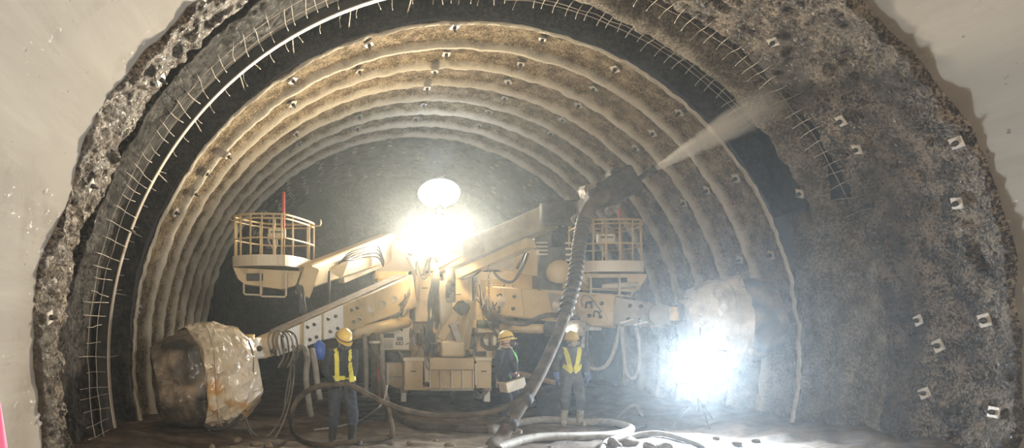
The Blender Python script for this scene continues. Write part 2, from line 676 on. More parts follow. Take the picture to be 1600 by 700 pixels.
# ribbed shotcrete: eight sprayed-over steel ribs
RIB0, RIBD = 13.1, 1.07


def prof_rib(t):
    y = lin(13.1, 20.7, 220)
    d = np.abs((y - RIB0 + RIBD / 2) % RIBD - RIBD / 2)
    r = 6.0 + .05 * np.sin(np.clip(d / RIBD * 2, 0, 1) * math.pi / 2) - .15 * np.exp(-(d / .07) ** 2)
    r[0] = 5.94
    return y, r


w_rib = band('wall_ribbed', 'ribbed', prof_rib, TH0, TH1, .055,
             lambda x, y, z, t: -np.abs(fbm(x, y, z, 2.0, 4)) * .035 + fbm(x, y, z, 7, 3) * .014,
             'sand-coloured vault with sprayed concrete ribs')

# darker stretch beyond the ribs, and the working face
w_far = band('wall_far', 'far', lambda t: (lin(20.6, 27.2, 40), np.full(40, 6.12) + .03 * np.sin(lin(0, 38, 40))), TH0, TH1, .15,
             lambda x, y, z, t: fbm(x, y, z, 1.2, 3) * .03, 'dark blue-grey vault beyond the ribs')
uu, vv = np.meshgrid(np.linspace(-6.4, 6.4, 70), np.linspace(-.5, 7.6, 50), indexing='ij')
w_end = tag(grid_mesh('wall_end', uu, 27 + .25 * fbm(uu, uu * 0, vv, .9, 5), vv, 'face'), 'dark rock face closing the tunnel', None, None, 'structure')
uu, vv = np.meshgrid(np.linspace(-6.4, 6.4, 8), np.linspace(-.5, 7.6, 8), indexing='ij')
tag(grid_mesh('wall_back', uu[::-1], uu * 0 - 16, vv[::-1], 'lining'), 'plain concrete end wall behind the viewer', None, None, 'structure')

# floor: churned mud with ruts, and a heap along the right wall
xs = np.concatenate([np.linspace(-6.6, 6.6, 190)])
ys = np.concatenate([np.linspace(-16, 8, 30), np.linspace(8.2, 20, 190), np.linspace(20.2, 27.4, 30)])
GX, GY = np.meshgrid(xs, ys, indexing='ij')


def floor_z(x, y):
    x, y = np.asarray(x, float), np.asarray(y, float)
    z = fbm(x, y, x * 0, .7, 3) * .05 + fbm(x, y, x * 0 + 3, 3.0, 4) * .028
    heap = sstep(3.0, 5.6, x) * .25 * (.6 + .5 * fbm(x, y, x * 0 + 9, 1.1, 3))
    return z - .03 + heap * sstep(8, 11, y) + sstep(-4.2, -5.8, x) * .15


tag(grid_mesh('floor', GX, GY, floor_z(GX, GY), 'floor'), 'churned wet brown mud floor of the tunnel', None, None, 'structure')


def fz(x, y):
    return float(floor_z(np.array([x]), np.array([y]))[0])


# ------------------------------------------------------------------ rock bolt plates, each a part of its wall
def bolt_mesh():
    mb = MB()
    mb.box((0, 0, .012), (.15, .15, .02), None, .004)
    return mb


PLATES = [(710, 37), (575, 65), (697, 80), (560, 106), (455, 122), (455, 159), (679, 107), (667, 134), (662, 160), (560, 178), (650, 181),
          (790, 149), (765, 170), (750, 192), (795, 124), (460, 205), (465, 220), (557, 197), (849, 56), (815, 95), (963, 104), (930, 134),
          (906, 161), (881, 184), (863, 205), (1065, 172), (1023, 205), (997, 228), (1154, 276), (1109, 295), (1072, 315), (1212, 61),
          (1500, 220), (1502, 315), (1320, 185), (1345, 230), (1442, 500), (1545, 500), (1472, 540), (1560, 645), (1450, 615), (1210, 397),
          (245, 119), (135, 287), (70, 495), (55, 655), (212, 482), (1160, 405), (1255, 300), (318, 268), (352, 240), (270, 330), (300, 300)]
walls = (w_left, w_right, w_mesh, w_recess, w_low, w_ridge, w_rib, w_far)
dg = bpy.context.evaluated_depsgraph_get()
bvhs = [(wl, BVHTree.FromPolygons([v.co for v in wl.data.vertices], [tuple(p.vertices) for p in wl.data.polygons])) for wl in walls]
pm, nm_ = None, None
for i, (px, py) in enumerate(PLATES):
    d = (P(px, py, 10) - cam.location).normalized()
    best = None
    for wl, bv in bvhs:
        h = bv.ray_cast(cam.location, d)
        if h[0] is not None and (best is None or h[3] < best[1][3]):
            best = (wl, h)
    if best is None:
        continue
    wl, h = best
    th = math.atan2(h[0].z - TZ, h[0].x)
    nrm = Vector((-math.cos(th), random.uniform(-.25, .1), -math.sin(th))).normalized()
    q = nrm.to_track_quat('Z', 'Y')
    if pm is None:
        a = bolt_mesh().build('bolt_plate', 'plate', None, (0, 0, 0))
        b = MB().lathe([(.035, .02), (.035, .055), (.022, .06), (.016, .11)], (0, 0, 0), n=8).build('nut', 'dark_steel', None, (0, 0, 0))
        pm, nm_ = a.data, b.data
        bpy.data.objects.remove(a)
        bpy.data.objects.remove(b)
    o = bpy.data.objects.new('bolt_plate', pm)
    col.objects.link(o)
    o.parent = wl
    o.location = h[0] + nrm * .05
    o.rotation_euler = (q.to_matrix() @ Matrix.Rotation(random.uniform(-.5, .5), 3, 'Z')).to_euler()
    o.scale = (1.0, random.uniform(.9, 1.15), 1)
    n_ = bpy.data.objects.new('nut', nm_)
    col.objects.link(n_)
    n_.parent = o

# ------------------------------------------------------------------ wire mesh ends
wm = []
for k in range(4):
    mb = MB()
    bend = random.uniform(-.05, .05)
    mb.tube([(0, -.42, random.uniform(-.02, .02)), (0, -.1, 0), (bend, .25, .02), (bend * 1.8, .42, -.03 + random.uniform(-.06, .02))], .006, 5, smooth=2)
    o = mb.build('mesh_wire', 'wire', None, (0, 0, 0))
    wm.append(o.data)
    bpy.data.objects.remove(o)


def wires(wall, th_a, th_b, step, Y, r, jit=.05, lscale=1.0):
    t = th_a
    while t < th_b:
        o = bpy.data.objects.new('mesh_wire', random.choice(wm))
        col.objects.link(o)
        o.parent = wall
        o.location = on_ring(t, Y + random.uniform(-jit, jit), r + random.uniform(-.02, .02))
        o.rotation_euler = (random.uniform(-.06, .06), math.pi / 2 - t, random.uniform(-.10, .10))
        s = lscale * random.uniform(.8, 1.15)
        o.scale = (1, s, 1)
        t += step * random.uniform(.75, 1.3)


def arc_wire(wall, th_a, th_b, Y, r):
    n = int((th_b - th_a) / R_(2.5))
    pts = [on_ring(th_a + (th_b - th_a) * k / n, Y + random.uniform(-.025, .025), r + random.uniform(-.012, .012)) for k in range(n + 1)]
    o = MB().tube(pts, .005, 5, smooth=2).build('mesh_wire', 'wire', None, (0, 0, 0))
    o.parent = wall


wires(w_mesh, R_(96), R_(192), R_(1.9), 10.88, 5.93, .08)
for Y, r in ((10.72, 5.95), (11.08, 5.935)):
    arc_wire(w_mesh, R_(96), R_(192), Y, r)
wires(w_recess, R_(96), R_(172), R_(3.0), 12.42, 6.12, .05, .55)
wires(w_right, R_(22), R_(90), R_(1.9), 11.16, 5.93, .05, .62)
arc_wire(w_right, R_(22), R_(90), 11.25, 5.97)
wires(w_ridge, R_(40), R_(96), R_(1.9), 12.48, 6.10, .05, .62)
arc_wire(w_ridge, R_(40), R_(96), 12.42, 6.10)
arc_wire(w_ridge, R_(40), R_(96), 12.60, 6.12)

# rows of pale tabs on the far crown, too small to tell apart
mb = MB()
for row in range(21):
    th = R_(38 + row * 5.2)
    for k in range(13):
        if random.random() < .25:
            continue
        Y = 20.9 + k * .45 + random.uniform(-.05, .05)
        c = on_ring(th + random.uniform(-.012, .012), Y, 6.06)
        for e in (-.05, .05):
            c2 = c + Vector((0, e, 0))
            mb.box(c2, (.12, .022, .02), rotm(0, math.pi / 2 - th, 0), 0)
t_ = mb.build('crown_tabs', 'plate', None, (0, 0, 0))
t_.parent = w_far
tag(t_, kind='stuff')

# ------------------------------------------------------------------ steel arch support standing in the recess
def arch(Y, ra, th0, th1, label):
    root = thing('steel_arch', on_ring(th1, Y, ra), label, 'steel arch')
    n = 90
    th = [th0 + (th1 - th0) * k / n for k in range(n + 1)]

    def strip(name, y0, y1, r0, r1, mat):
        vs_, fs_ = [], []
        for t in th:
            for (y, r) in ((y0, r0), (y1, r0), (y1, r1), (y0, r1)):
                vs_.append(on_ring(t, y, r))
        for k in range(n):
            for j in range(4):
                a, b = k * 4 + j, k * 4 + (j + 1) % 4
                fs_.append((a, b, b + 4, a + 4))
        fs_ += [(0, 1, 2, 3), (n * 4 + 3, n * 4 + 2, n * 4 + 1, n * 4)]
        return MB().add(vs_, fs_).build(name, mat, root)
    strip('inner_flange', Y - .055, Y + .055, ra, ra + .018, 'beam')
    strip('outer_flange', Y - .055, Y + .055, ra + .17, ra + .188, 'dark_steel')
    strip('web', Y - .008, Y + .008, ra + .018, ra + .17, 'dark_steel')
    mb = MB()
    c = on_ring(R_(160), Y, ra + .09)
    mb.box(c, (.26, .22, .03), rotm(0, math.pi - R_(160), 0), .004)
    mb.build('joint_plate', 'dark_steel', root)
    for k in range(9):
        t = R_(100 + k * 10)
        MB().cyl(on_ring(t, Y + .02, ra + .1), on_ring(t, 13.1, ra + .12), .012, n=6).build('tie_rod', 'wire', root)
    return root


arch(11.95, 6.0, R_(93), R_(191.5), 'slim curved steel arch support standing in the dark recess on the left')

# ================================================================== THE MACHINE
mroot = thing('tunnel_machine', (P(700, 620, 17).x, 17.5, 0.0),
              'large cream-coloured tunnelling machine with booms and work baskets in the middle of the tunnel', 'machine')


def mpart(name, mat, *rects, parent=None, bevel=.012):
    mb = MB()
    for r in rects:
        px_box(mb, *r, bevel=bevel)
    return mb.build(name, mat, parent or mroot)


# --- carrier: chassis, deck, cabinets
mpart('chassis', 'dark_steel', (612, 596, 770, 612, 16.9, 6.0), (640, 606, 752, 616, 17.4, 5.0))
deck = mpart('deck_beam', 'cream', (598, 545, 802, 560, 16.5, .9), (612, 502, 792, 546, 16.9, .7))
body = mpart('machine_body', 'dark_steel', (606, 470, 800, 600, 17.4, 5.5), (640, 430, 792, 470, 17.6, 4.0))  # dark colour stands in for the shade in the gaps between cabinets
lc = mpart('cabinet', 'cream', (649, 417, 678, 503, 16.5, .8))
mpart('cabinet_lid', 'pale', (647, 410, 679, 419, 16.45, .9), parent=lc)
mpart('cabinet_panel', 'cream', (655, 432, 672, 470, 16.47, .05), parent=lc, bevel=.006)
cc = mpart('column', 'pale', (693, 398, 738, 507, 16.6, .9))
mpart('column_panel', 'cream', (698, 430, 733, 500, 16.56, .06), parent=cc, bevel=.006)
mpart('gap_shade', 'dark_steel', (678, 420, 693, 515, 16.9, .2), (738, 430, 746, 512, 16.9, .2))  # dark strips painting the shade inside the two gaps
rc = mpart('cabinet', 'pale', (746, 425, 800, 520, 16.4, .9))
mpart('cabinet_panel', 'cream', (752, 436, 790, 470, 16.37, .05), parent=rc, bevel=.006)
mpart('cabinet_panel', 'cream', (752, 474, 790, 512, 16.37, .05), parent=rc, bevel=.006)
mpart('side_panel', 'pale', (776, 520, 801, 606, 16.3, 1.6))
for x0, x1 in ((612, 640), (745, 800)):      # green sleeved bearings across the deck
    a, b = P(x0, 506, 16.2), P(x1, 506, 16.2)
    c = mpart('bearing_block', 'cream', (x0 - 4, 500, x0, 513, 16.1, .3))
    mpart('bearing_block', 'cream', (x1, 500, x1 + 5, 513, 16.1, .3))
    MB().cyl(a, b, .085, n=14).build('sleeve', 'green_dark', c)

# control cabinet on the left with screen, grille and switches
cb = mpart('control_cabinet', 'pale', (596, 508, 640, 547, 16.0, .5), (600, 501, 622, 509, 16.05, .4))
mpart('screen', 'glass', (599, 521, 616, 528, 15.97, .05), parent=cb, bevel=.004)
for k in range(6):
    mpart('grille_slat', 'grey_paint', (599, 531 + k * 2.3, 614, 532.2 + k * 2.3, 15.97, .05), parent=cb, bevel=0)
mpart('switch_panel', 'dark_steel', (620, 526, 630, 532, 15.97, .05), (619, 534, 630, 539, 15.97, .05), parent=cb, bevel=.004)
for x in (622, 627):
    MB().cyl(P(x, 536.5, 15.97), P(x, 536.5, 15.92), .022, n=8).build('knob', 'white_steel', cb)
mpart('engine_bay', 'black', (601, 549, 642, 567, 16.3, .4))
MB().cyl(P(613, 558, 16.28), P(613, 558, 16.18), .12, n=16).build('fan_housing', 'dark_steel', mroot)
MB().tube([P(622, 548, 16.2), P(628, 556, 16.15), P(632, 566, 16.2)], .018, 6).build('hose', 'hose_pale', mroot)
MB().tube([P(634, 538, 15.96), P(640, 536, 15.9), P(640, 545, 15.96)], .012, 6).build('cable', 'cable', mroot)
MB().tube([P(652, 533, 16.2), P(654, 545, 16.1), P(648, 558, 16.1)], .010, 6).build('cable', 'cable', mroot)

# lower front boxes and blade
ll = MB()
a = [P(602, 567, 16.0), P(633, 567, 16.0), P(633, 611, 16.0), P(604, 600, 16.0)]
ll.prism(a, (0, .8, 0))
ll = ll.build('side_locker', 'cream', mroot)
mpart('locker_strap', 'pale', (604, 567, 608, 600, 15.96, .06), parent=ll, bevel=.004)
mpart('locker_seam', 'grey_paint', (608, 588, 632, 590, 15.97, .04), parent=ll, bevel=0)
tb = mpart('tool_box', 'cream', (632, 562, 661, 606, 15.5, .6))
mpart('lid', 'pale', (630, 559, 663, 564, 15.47, .66), parent=tb, bevel=.006)
mpart('box_base', 'cream', (631, 604, 672, 610, 15.5, .6))
MB().beam(P(667, 600, 15.45), P(665, 545, 15.6), .09, .12).build('stanchion', 'pale', mroot)
MB().beam(P(663, 540, 15.6), P(667, 549, 15.55), .06, .1).build('stanchion_head', 'pale', mroot)
MB().lathe([(.05, -.03), (.05, .03)], P(667, 600, 15.42), (0, 1, 0), 12).build('pin', 'dark_steel', mroot)
bl = mpart('blade', 'cream', (671, 577, 741, 608, 15.5, .12), (671, 559, 741, 578, 15.35, .4))
for k in range(5):
    x = 672 + k * 17
    mpart('blade_rib', 'pale', (x - 1.2, 578, x + 1.2, 607, 15.44, .1), parent=bl, bevel=.004)
mpart('blade_foot', 'grey_paint', (672, 606, 740, 611, 15.46, .3), parent=bl)
mpart('blade_top_tray', 'dark_steel', (682, 551, 732, 559, 15.5, .4))
tr = mpart('tool_box', 'cream', (744, 562, 768, 607, 15.5, .6))
mpart('lid', 'pale', (742, 559, 769, 564, 15.47, .66), parent=tr, bevel=.006)
MB().beam(P(744, 602, 15.42), P(743, 568, 15.45), .05, .06).build('latch_bar', 'pale', mroot)
mpart('vent', 'black', (744, 549, 760, 557, 16.46, .06))
for x0, x1, y0 in ((627, 635, 610), (756, 766, 607)):
    lg = mpart('outrigger', 'white_steel', (x0, y0, x1, 628, 15.9, .14))
    mpart('outrigger_sleeve', 'grey_paint', (x0 - 2, y0 - 4, x1 + 2, y0 + 4, 15.87, .2), parent=lg)
MB().tube([P(742, 610, 15.9), P(752, 618, 15.7), P(762, 611, 15.9)], .03, 6).build('hose', 'hose_grey', mroot)
MB().tube([P(738, 612, 15.9), P(748, 622, 15.7), P(756, 613, 15.9)], .03, 6).build('hose', 'hose_grey', mroot)


def wheel(px, Y):
    c = P(px, 600, Y)
    c.z = .62 + fz(c.x, Y) * .5
    prof = [(.30, -.2), (.52, -.21), (.61, -.15), (.63, 0), (.61, .15), (.52, .21), (.30, .2)]
    t = MB().lathe(prof, c, (1, 0, 0), 28).build('wheel', 'black', mroot)
    MB().lathe([(.05, -.205), (.28, -.205), (.30, -.15), (.30, .15), (.28, .205), (.05, .205)], c, (1, 0, 0), 18).build('hub', 'grey_paint', t)
    for k in range(24):
        a = 2 * math.pi * k / 24
        p = c + Vector((0, math.cos(a), math.sin(a))) * .63
        MB().box(p, (.36, .05, .035), rotm(a, 0, 0), 0).build('tread', 'black', t)


for px, Y in ((612, 17.0), (772, 17.0), (722, 16.75), (632, 20.8), (752, 20.8)):
    wheel(px, Y)

# --- yellow mount of the left boom
ym = mpart('boom_mount', 'yellow', (586, 424, 638, 436, 16.3, .9), (590, 436, 634, 470, 16.2, .8), (600, 470, 640, 502, 16.5, .5))
for k in range(5):
    MB().lathe([(.03, 0), (.03, .03)], P(596 + k * 8, 441, 16.2), (0, -1, 0), 8).build('bolt', 'dark_steel', ym)
for k in range(3):
    MB().lathe([(.03, 0), (.03, .03)], P(632, 448 + k * 7, 16.2), (0, -1, 0), 8).build('bolt', 'dark_steel', ym)
# --- right bearing of the right boom
mpart('boom_mount', 'cream', (770, 444, 800, 500, 16.0, .7))


def boom(p0, p1, w0, h0, w1, h1, mat, name='boom'):
    return MB().beam(p0, p1, w0, h0, w1, h1, .03).build(name, mat, mroot)


def side_plate(parent, p0, p1, t0, t1, h0, h1, off, mat, shear=.0, holes=0):
    """bolted cheek plate on the camera side of a boom running p0 -> p1"""
    d, s, u = frame(p1 - p0)
    if s.y > 0:
        s = -s
    L = (p1 - p0).length
    a, b = p0 + d * L * t0 + s * off, p0 + d * L * t1 + s * off
    poly = [a - u * h0 / 2, b - u * h1 / 2, b + u * h1 / 2 + d * shear, a + u * h0 / 2 + d * shear]
    o = MB().prism(poly, s * .035).build('cheek_plate', mat, parent)
    return o, d, s, u, L


# --- lower left boom, from the mount forward to the wrapped drill
L0, L1 = P(636, 455, 16.3), P(402, 546, 12.75)
lb = boom(L0, L1, .45, .74, .30, .34, 'cream')
LL = L1 - L0
for (t0, t1, mat) in ((.42, .52, 'cream'), (.56, .68, 'white_steel'), (.70, .80, 'white_steel'), (.83, .95, 'white_steel')):
    o, d, s, u, L = side_plate(lb, L0, L1, t0, t1, .74 - .40 * t0, .74 - .40 * t1, .19, mat, -.12)
    for q in (.3, .7):
        for h_ in (-.12, .12):
            c = L0 + d * L * (t0 + (t1 - t0) * q) + s * .23 + u * h_
            MB().lathe([(.034, 0), (.034, .03), (.018, .03), (.018, .05)], c, s, 8).build('bolt', 'dark_steel', o)
for t in (.18, .27, .36):
    o = MB().lathe([(.085, 0), (.085, .02), (.06, .02), (.06, .012)], L0 + LL * t + frame(LL)[1] * (-.23 if frame(LL)[1].y > 0 else .23), (0, -1, 0), 16)
    o.build('access_ring', 'pale', lb)
MB().cyl(L0 + LL * .05 + Vector((.1, -.2, -.62)), L0 + LL * .42 + Vector((0, -.1, -.42)), .13, n=16).build('lift_cylinder', 'cream', mroot)
MB().cyl(L0 + LL * .42 + Vector((0, -.1, -.42)), L0 + LL * .62 + Vector((0, -.05, -.24)), .06, n=12).build('piston_rod', 'white_steel', mroot)
MB().beam(L0 + LL * .05 + Vector((0, 0, .40)), L0 + LL * .9 + Vector((0, 0, .20)), .34, .03).build('mud_crust', 'rock', lb)
# knuckle at the tip
k0 = L1
MB().box(k0 + Vector((-.12, -.05, .0)), (.42, .26, .36), rotm(0, R_(-8), R_(-20)), .03).build('knuckle', 'white_steel', mroot)
MB().cyl(k0 + Vector((-.10, -.2, -.22)), k0 + Vector((-.10, -.2, .26)), .075, n=14).build('knuckle_pin', 'yellow', mroot)
for dx, dz in ((.06, .02), (-.2, -.1), (.3, -.02)):
    MB().lathe([(.05, 0), (.05, .03)], k0 + Vector((dx, -.22, dz)), (0, -1, 0), 10).build('bolt', 'dark_steel', mroot)
for k in range(4):       # hose whips looping over the boom tip
    c = P(424 + k * 7, 545, 12.6)
    MB().tube([c + Vector((0, 0, -.1)), c + Vector((-.05, -.08, .15)), c + Vector((.02, -.1, .3)), c + Vector((.18, -.08, .22)),
               c + Vector((.22, -.06, -.1)), c + Vector((.12, -.06, -.32))], .016, 6).build('hose', 'hose_brown' if k % 2 else 'cable', mroot)

# --- lower right boom
R0, R1 = P(772, 470, 16.0), P(1050, 494, 13.9)
rb = boom(R0, R0 + (R1 - R0) * .72, .42, .62, .38, .66, 'cream')
rb2 = boom(R0 + (R1 - R0) * .70, R1, .34, .56, .28, .36, 'grey_paint', 'boom_extension')
for (t0, t1, mat, sh) in ((.0, .22, 'cream', .12), (.40, .50, 'grey_paint', .2), (.55, .70, 'cream', .2), (.76, .90, 'grey_paint', .15)):
    o, d, s, u, L = side_plate(rb, R0, R1, t0, t1, .58 - .1 * t0, .58 - .14 * t1, .2, mat, -sh)
    for q in (.3, .7):
        for h_ in (-.13, .13):
            c = R0 + d * L * (t0 + (t1 - t0) * q) + s * .24 + u * h_
            MB().lathe([(.04, 0), (.04, .03)], c, s, 8).build('bolt', 'dark_steel', o)
for t, r in ((.045, .15), (.36, .09)):
    MB().lathe([(r, 0), (r, .04), (r * .6, .04), (r * .6, .07)], R0 + (R1 - R0) * t + Vector((0, -.24, 0)), (0, -1, 0), 18).build('pivot_cap', 'pale', rb)
MB().cyl(P(782, 512, 15.7), P(852, 514, 15.2), .10, n=14).build('lift_cylinder', 'cream', mroot)
MB().cyl(P(852, 514, 15.2), P(868, 514, 15.1), .15, n=14).build('cylinder_gland', 'dark_steel', mroot)
MB().cyl(P(868, 514, 15.1), P(940, 512, 14.7), .055, n=12).build('piston_rod', 'white_steel', mroot)
MB().lathe([(.20, -.06), (.20, .06)], P(1030, 492, 13.8), (0, 1, 0), 18).build('knuckle', 'grey_paint', mroot)
MB().lathe([(.07, -.13), (.085, -.12), (.085, .12), (.07, .13)], P(1053, 490, 13.7), (0, 0, 1), 16).build('knuckle_pin', 'yellow', mroot)
MB().box(P(1068, 488, 13.7), (.2, .3, .34), None, .02).build('flange', 'dark_steel', mroot)
for k, (x, y) in enumerate(((968, 505), (990, 508), (1015, 511), (1048, 507))):
    MB().beam(P(x, y, 13.9), P(x + 22, y - 6 + k, 13.8), .10, .03).build('bracket', 'white_steel', mroot)
for (x, y) in ((920, 478), (932, 492), (1010, 480)):
    MB().tube([P(x - 5, y + 3, 14.2), P(x - 3, y - 5, 14.1), P(x + 4, y - 4, 14.1), P(x + 5, y + 3, 14.2)], .02, 6).build('lifting_eye', 'dark_steel', mroot)

# --- upper left boom that carries the left basket
U0, U1 = P(608, 385, 17.2), P(478, 432, 14.6)
ub = boom(U0, U1, .40, .62, .34, .46, 'cream')
MB().beam(U0 + (U1 - U0) * .10 + Vector((0, -.05, -.32)), U0 + (U1 - U0) * .62 + Vector((0, -.05, -.34)), .16, .16).build('lift_cylinder', 'pale', mroot)
MB().prism([P(510, 420, 14.9), P(545, 408, 15.3), P(534, 436, 15.1)], (0, .05, 0)).build('gusset', 'cream', ub)
mpart('boom_head', 'cream', (590, 375, 640, 425, 16.9, .8))
MB().box(P(480, 440, 14.5), (.3, .3, .6), rotm(0, R_(20), 0), .02).build('basket_link', 'cream', mroot)

# --- spraying boom: rises to the right from the column to the nozzle head
S0, S1 = P(676, 418, 16.9), P(862, 338, 14.6)
sb = boom(S0, S1, .46, .46, .40, .46, 'grey_paint')
MB().beam(S0 + (S1 - S0) * .25 + Vector((0, 0, -.42)), S0 + (S1 - S0) * .85 + Vector((0, 0, -.36)), .3, .2).build('telescopic_rail', 'cream', sb)
MB().beam(P(640, 412, 16.6), P(694, 385, 16.6), .35, .35).build('boom_root', 'pale', mroot)
MB().beam(P(668, 418, 16.4), P(760, 372, 15.9), .25, .26).build('boom_root', 'pale', mroot)
MB().beam(P(790, 405, 16), P(850, 412, 15.4), .35, .55).build('rear_arm', 'cream', mroot)
MB().cyl(P(752, 412, 15.9), P(802, 410, 15.6), .14, n=14).build('rear_cylinder', 'pale', mroot)
st = MB().box(P(878, 333, 14.2), (.55, .5, .42), rotm(0, R_(-4), R_(12)), .03).build('slew_drive', 'caked', mroot)
MB().cyl(P(860, 350, 14.2), P(860, 318, 14.2), .2, n=18).build('slew_ring', 'caked', st)
MB().cyl(P(898, 352, 13.9), P(898, 316, 13.9), .17, n=18).build('slew_ring', 'caked', st)
MB().beam(P(895, 330, 14.0), P(925, 318, 13.0), .22, .24).build('nozzle_arm', 'caked', mroot)
mpart('hose_reel_frame', 'dark_steel', (842, 385, 900, 460, 15.2, .5), (835, 350, 862, 388, 15.1, .2))
for k in range(4):
    mpart('reel_bar', 'pale', (838, 378 + k * 6, 856, 380 + k * 6, 15.0, .05), (884, 378 + k * 9, 908, 381 + k * 9, 14.9, .05), bevel=.004)
MB().lathe([(.05, -.1), (.22, -.1), (.24, .1), (.05, .1)], P(872, 425, 15.0), (0, -1, 0), 22).build('hose_reel', 'cream', mroot)
MB().tube([P(901, 350, 13.6), P(895, 342, 13.4), P(903, 336, 13.3), P(910, 344, 13.3), P(902, 362, 13.5), P(900, 384, 13.7)], .035, 8).build('coiled_hose', 'hose_grey', mroot)

# --- small jib arm in the middle: two crossing links, a cylinder and its head
jib = MB().beam(P(694, 440, 15.8), P(700, 552, 15.6), .30, .18, .22, .2).build('jib_arm', 'grey_paint', mroot)
MB().beam(P(690, 530, 15.5), P(727, 470, 15.3), .16, .16).build('jib_link', 'cream', jib)
MB().beam(P(735, 470, 15.3), P(722, 545, 15.5), .16, .2, .24, .2).build('jib_link', 'cream', jib)
MB().beam(P(705, 505, 15.35), P(722, 545, 15.4), .12, .14).build('jib_link', 'grey_paint', jib)
MB().cyl(P(704, 420, 15.5), P(705, 472, 15.4), .10, n=14).build('jib_cylinder', 'grey_paint', jib)
MB().cyl(P(704, 444, 15.45), P(704.5, 466, 15.42), .105, n=14).build('cylinder_band', 'black', jib)
MB().box(P(721, 481, 15.2), (.24, .24, .22), rotm(0, R_(40), R_(15)), .02).build('jib_head', 'dark_steel', jib)
MB().box(P(706, 545, 15.4), (.5, .34, .32), None, .03).build('jib_base', 'cream', jib)

# --- chain and hook hanging in front of the right cabinet
mb = MB()
for k in range(22):
    z0 = P(763.5, 408 + k * 4.7, 15.6)
    ang = k * math.pi / 2
    ring = [z0 + rotm(0, 0, ang) @ Vector((.020 * math.cos(t), 0, .042 * math.sin(t))) for t in [2 * math.pi * q / 10 for q in range(10)]]
    mb.tube(ring, .008, 5, closed=True, smooth=0)
mb.build('chain', 'cable', mroot)
MB().tube([P(764, 508, 15.5), P(776, 522, 15.4), P(779, 534, 15.4), P(774, 544, 15.4), P(763, 545, 15.4), P(755, 538, 15.4), P(753, 529, 15.4), P(757, 522, 15.4)],
          [.03, .035, .04, .04, .035, .02], 8).build('hook', 'hose_brown', mroot)


# --- hoses and cables on the machine
def hoses(mat, r, *paths):
    for p in paths:
        MB().tube([P(*q) for q in p], r, 6, smooth=5).build('hose', mat, mroot)


for k in range(6):      # black bundle beside the jib
    j = k * 2.2
    hoses('black', .020, [(683 - j * .3, 412, 15.9), (686 - j, 440, 15.6), (680 - j, 475, 15.5), (673 - j * .6 + (k % 3) * 3, 505, 15.4), (668 + j, 530, 15.4),
                          (674 + j * .8, 552, 15.5)])
for k in range(5):      # bundle behind the chain, sagging to the right boom
    hoses('hose_brown', .02, [(742, 440 + k * 4, 16.2), (748 + k, 465 + k * 3, 15.9), (762, 486 + k * 3, 15.6), (785, 497 + k, 15.5), (806, 492 + k * 2, 15.7)])
for k in range(5):      # heap of hoses on the left boom mount
    hoses('hose_brown' if k % 2 else 'cable', .024, [(640, 448 + k * 3, 16.0), (630, 470 + k * 3, 15.8), (612, 486 + k * 3, 15.6), (585, 497 + k * 2, 15.3),
                                   (560, 505 + k, 14.9), (530, 516 + k * 2, 14.4)])
for k in range(4):
    hoses('black', .022, [(525 + k * 5, 415 - k * 3, 15.2), (545 + k * 3, 396 + k * 3, 15.5), (570, 388 + k * 4, 15.9), (590, 384 + k * 6, 16.3), (600, 408 + k * 3, 16.3)])
hoses('black', .03, [(515, 424, 14.8), (514, 440, 14.7), (514, 462, 14.6), (513, 482, 14.6)], [(808, 420, 15.5), (822, 390, 15.3), (832, 360, 15.1), (850, 352, 15.0)],
      [(765, 415, 15.9), (780, 435, 15.6), (800, 440, 15.4), (815, 420, 15.3), (825, 395, 15.2)])
hoses('black', .035, [(720, 435, 16.2), (735, 432, 16.0), (748, 424, 15.9), (760, 414, 15.9)])
hoses('hose_brown', .05, [(770, 486, 15.6), (790, 502, 15.3), (820, 506, 15.1), (845, 495, 15.0), (865, 492, 14.8), (905, 498, 14.5)])
hoses('hose_pale', .018, [(640, 520, 16.0), (648, 540, 15.9), (644, 515, 16.0)], [(655, 510, 16.1), (662, 530, 16.0), (668, 512, 16.1)])
hoses('black', .045, [(470, 445, 14.4), (474, 470, 14.2), (478, 500, 14.1), (480, 520, 14.0)], [(462, 440, 14.4), (468, 460, 14.2), (470, 490, 14.1)])
# loops under the left boom
hoses('hose_grey', .055, [(462, 548, 13.0), (474, 542, 12.9), (480, 560, 12.9), (478, 590, 12.9), (482, 625, 12.9), (486, 650, 13.0)],
      [(487, 545, 13.2), (492, 570, 13.1), (496, 600, 13.1), (500, 625, 13.1)])
hoses('cable', .014, [(380, 640, 12.4), (392, 672, 12.2), (415, 683, 12.2), (438, 655, 12.4), (452, 610, 12.6), (455, 560, 12.7)],
      [(378, 642, 12.4), (395, 682, 12.2), (425, 688, 12.2), (446, 650, 12.4), (458, 600, 12.6), (460, 552, 12.7)],
      [(444, 640, 12.4), (449, 600, 12.5), (456, 570, 12.7)])
# loops under the right boom, the tripod lamp's glare painted in as a pale hose colour
hoses('hose_pale', .035, [(915, 505, 14.4), (911, 540, 14.2), (912, 565, 14.2), (928, 577, 14.1), (948, 570, 14.1), (962, 540, 14.1), (968, 508, 14.2)],
      [(972, 510, 14.1), (974, 545, 14.0), (978, 580, 14.0), (988, 592, 14.0), (997, 580, 14.0), (999, 545, 14.0), (994, 512, 14.0)])
hoses('cable', .014, [(920, 505, 14.3), (918, 545, 14.2), (930, 574, 14.1), (950, 566, 14.1), (960, 535, 14.1)],
      [(910, 480, 14.2), (908, 470, 14.2), (912, 462, 14.2), (924, 466, 14.2), (940, 488, 14.2)])

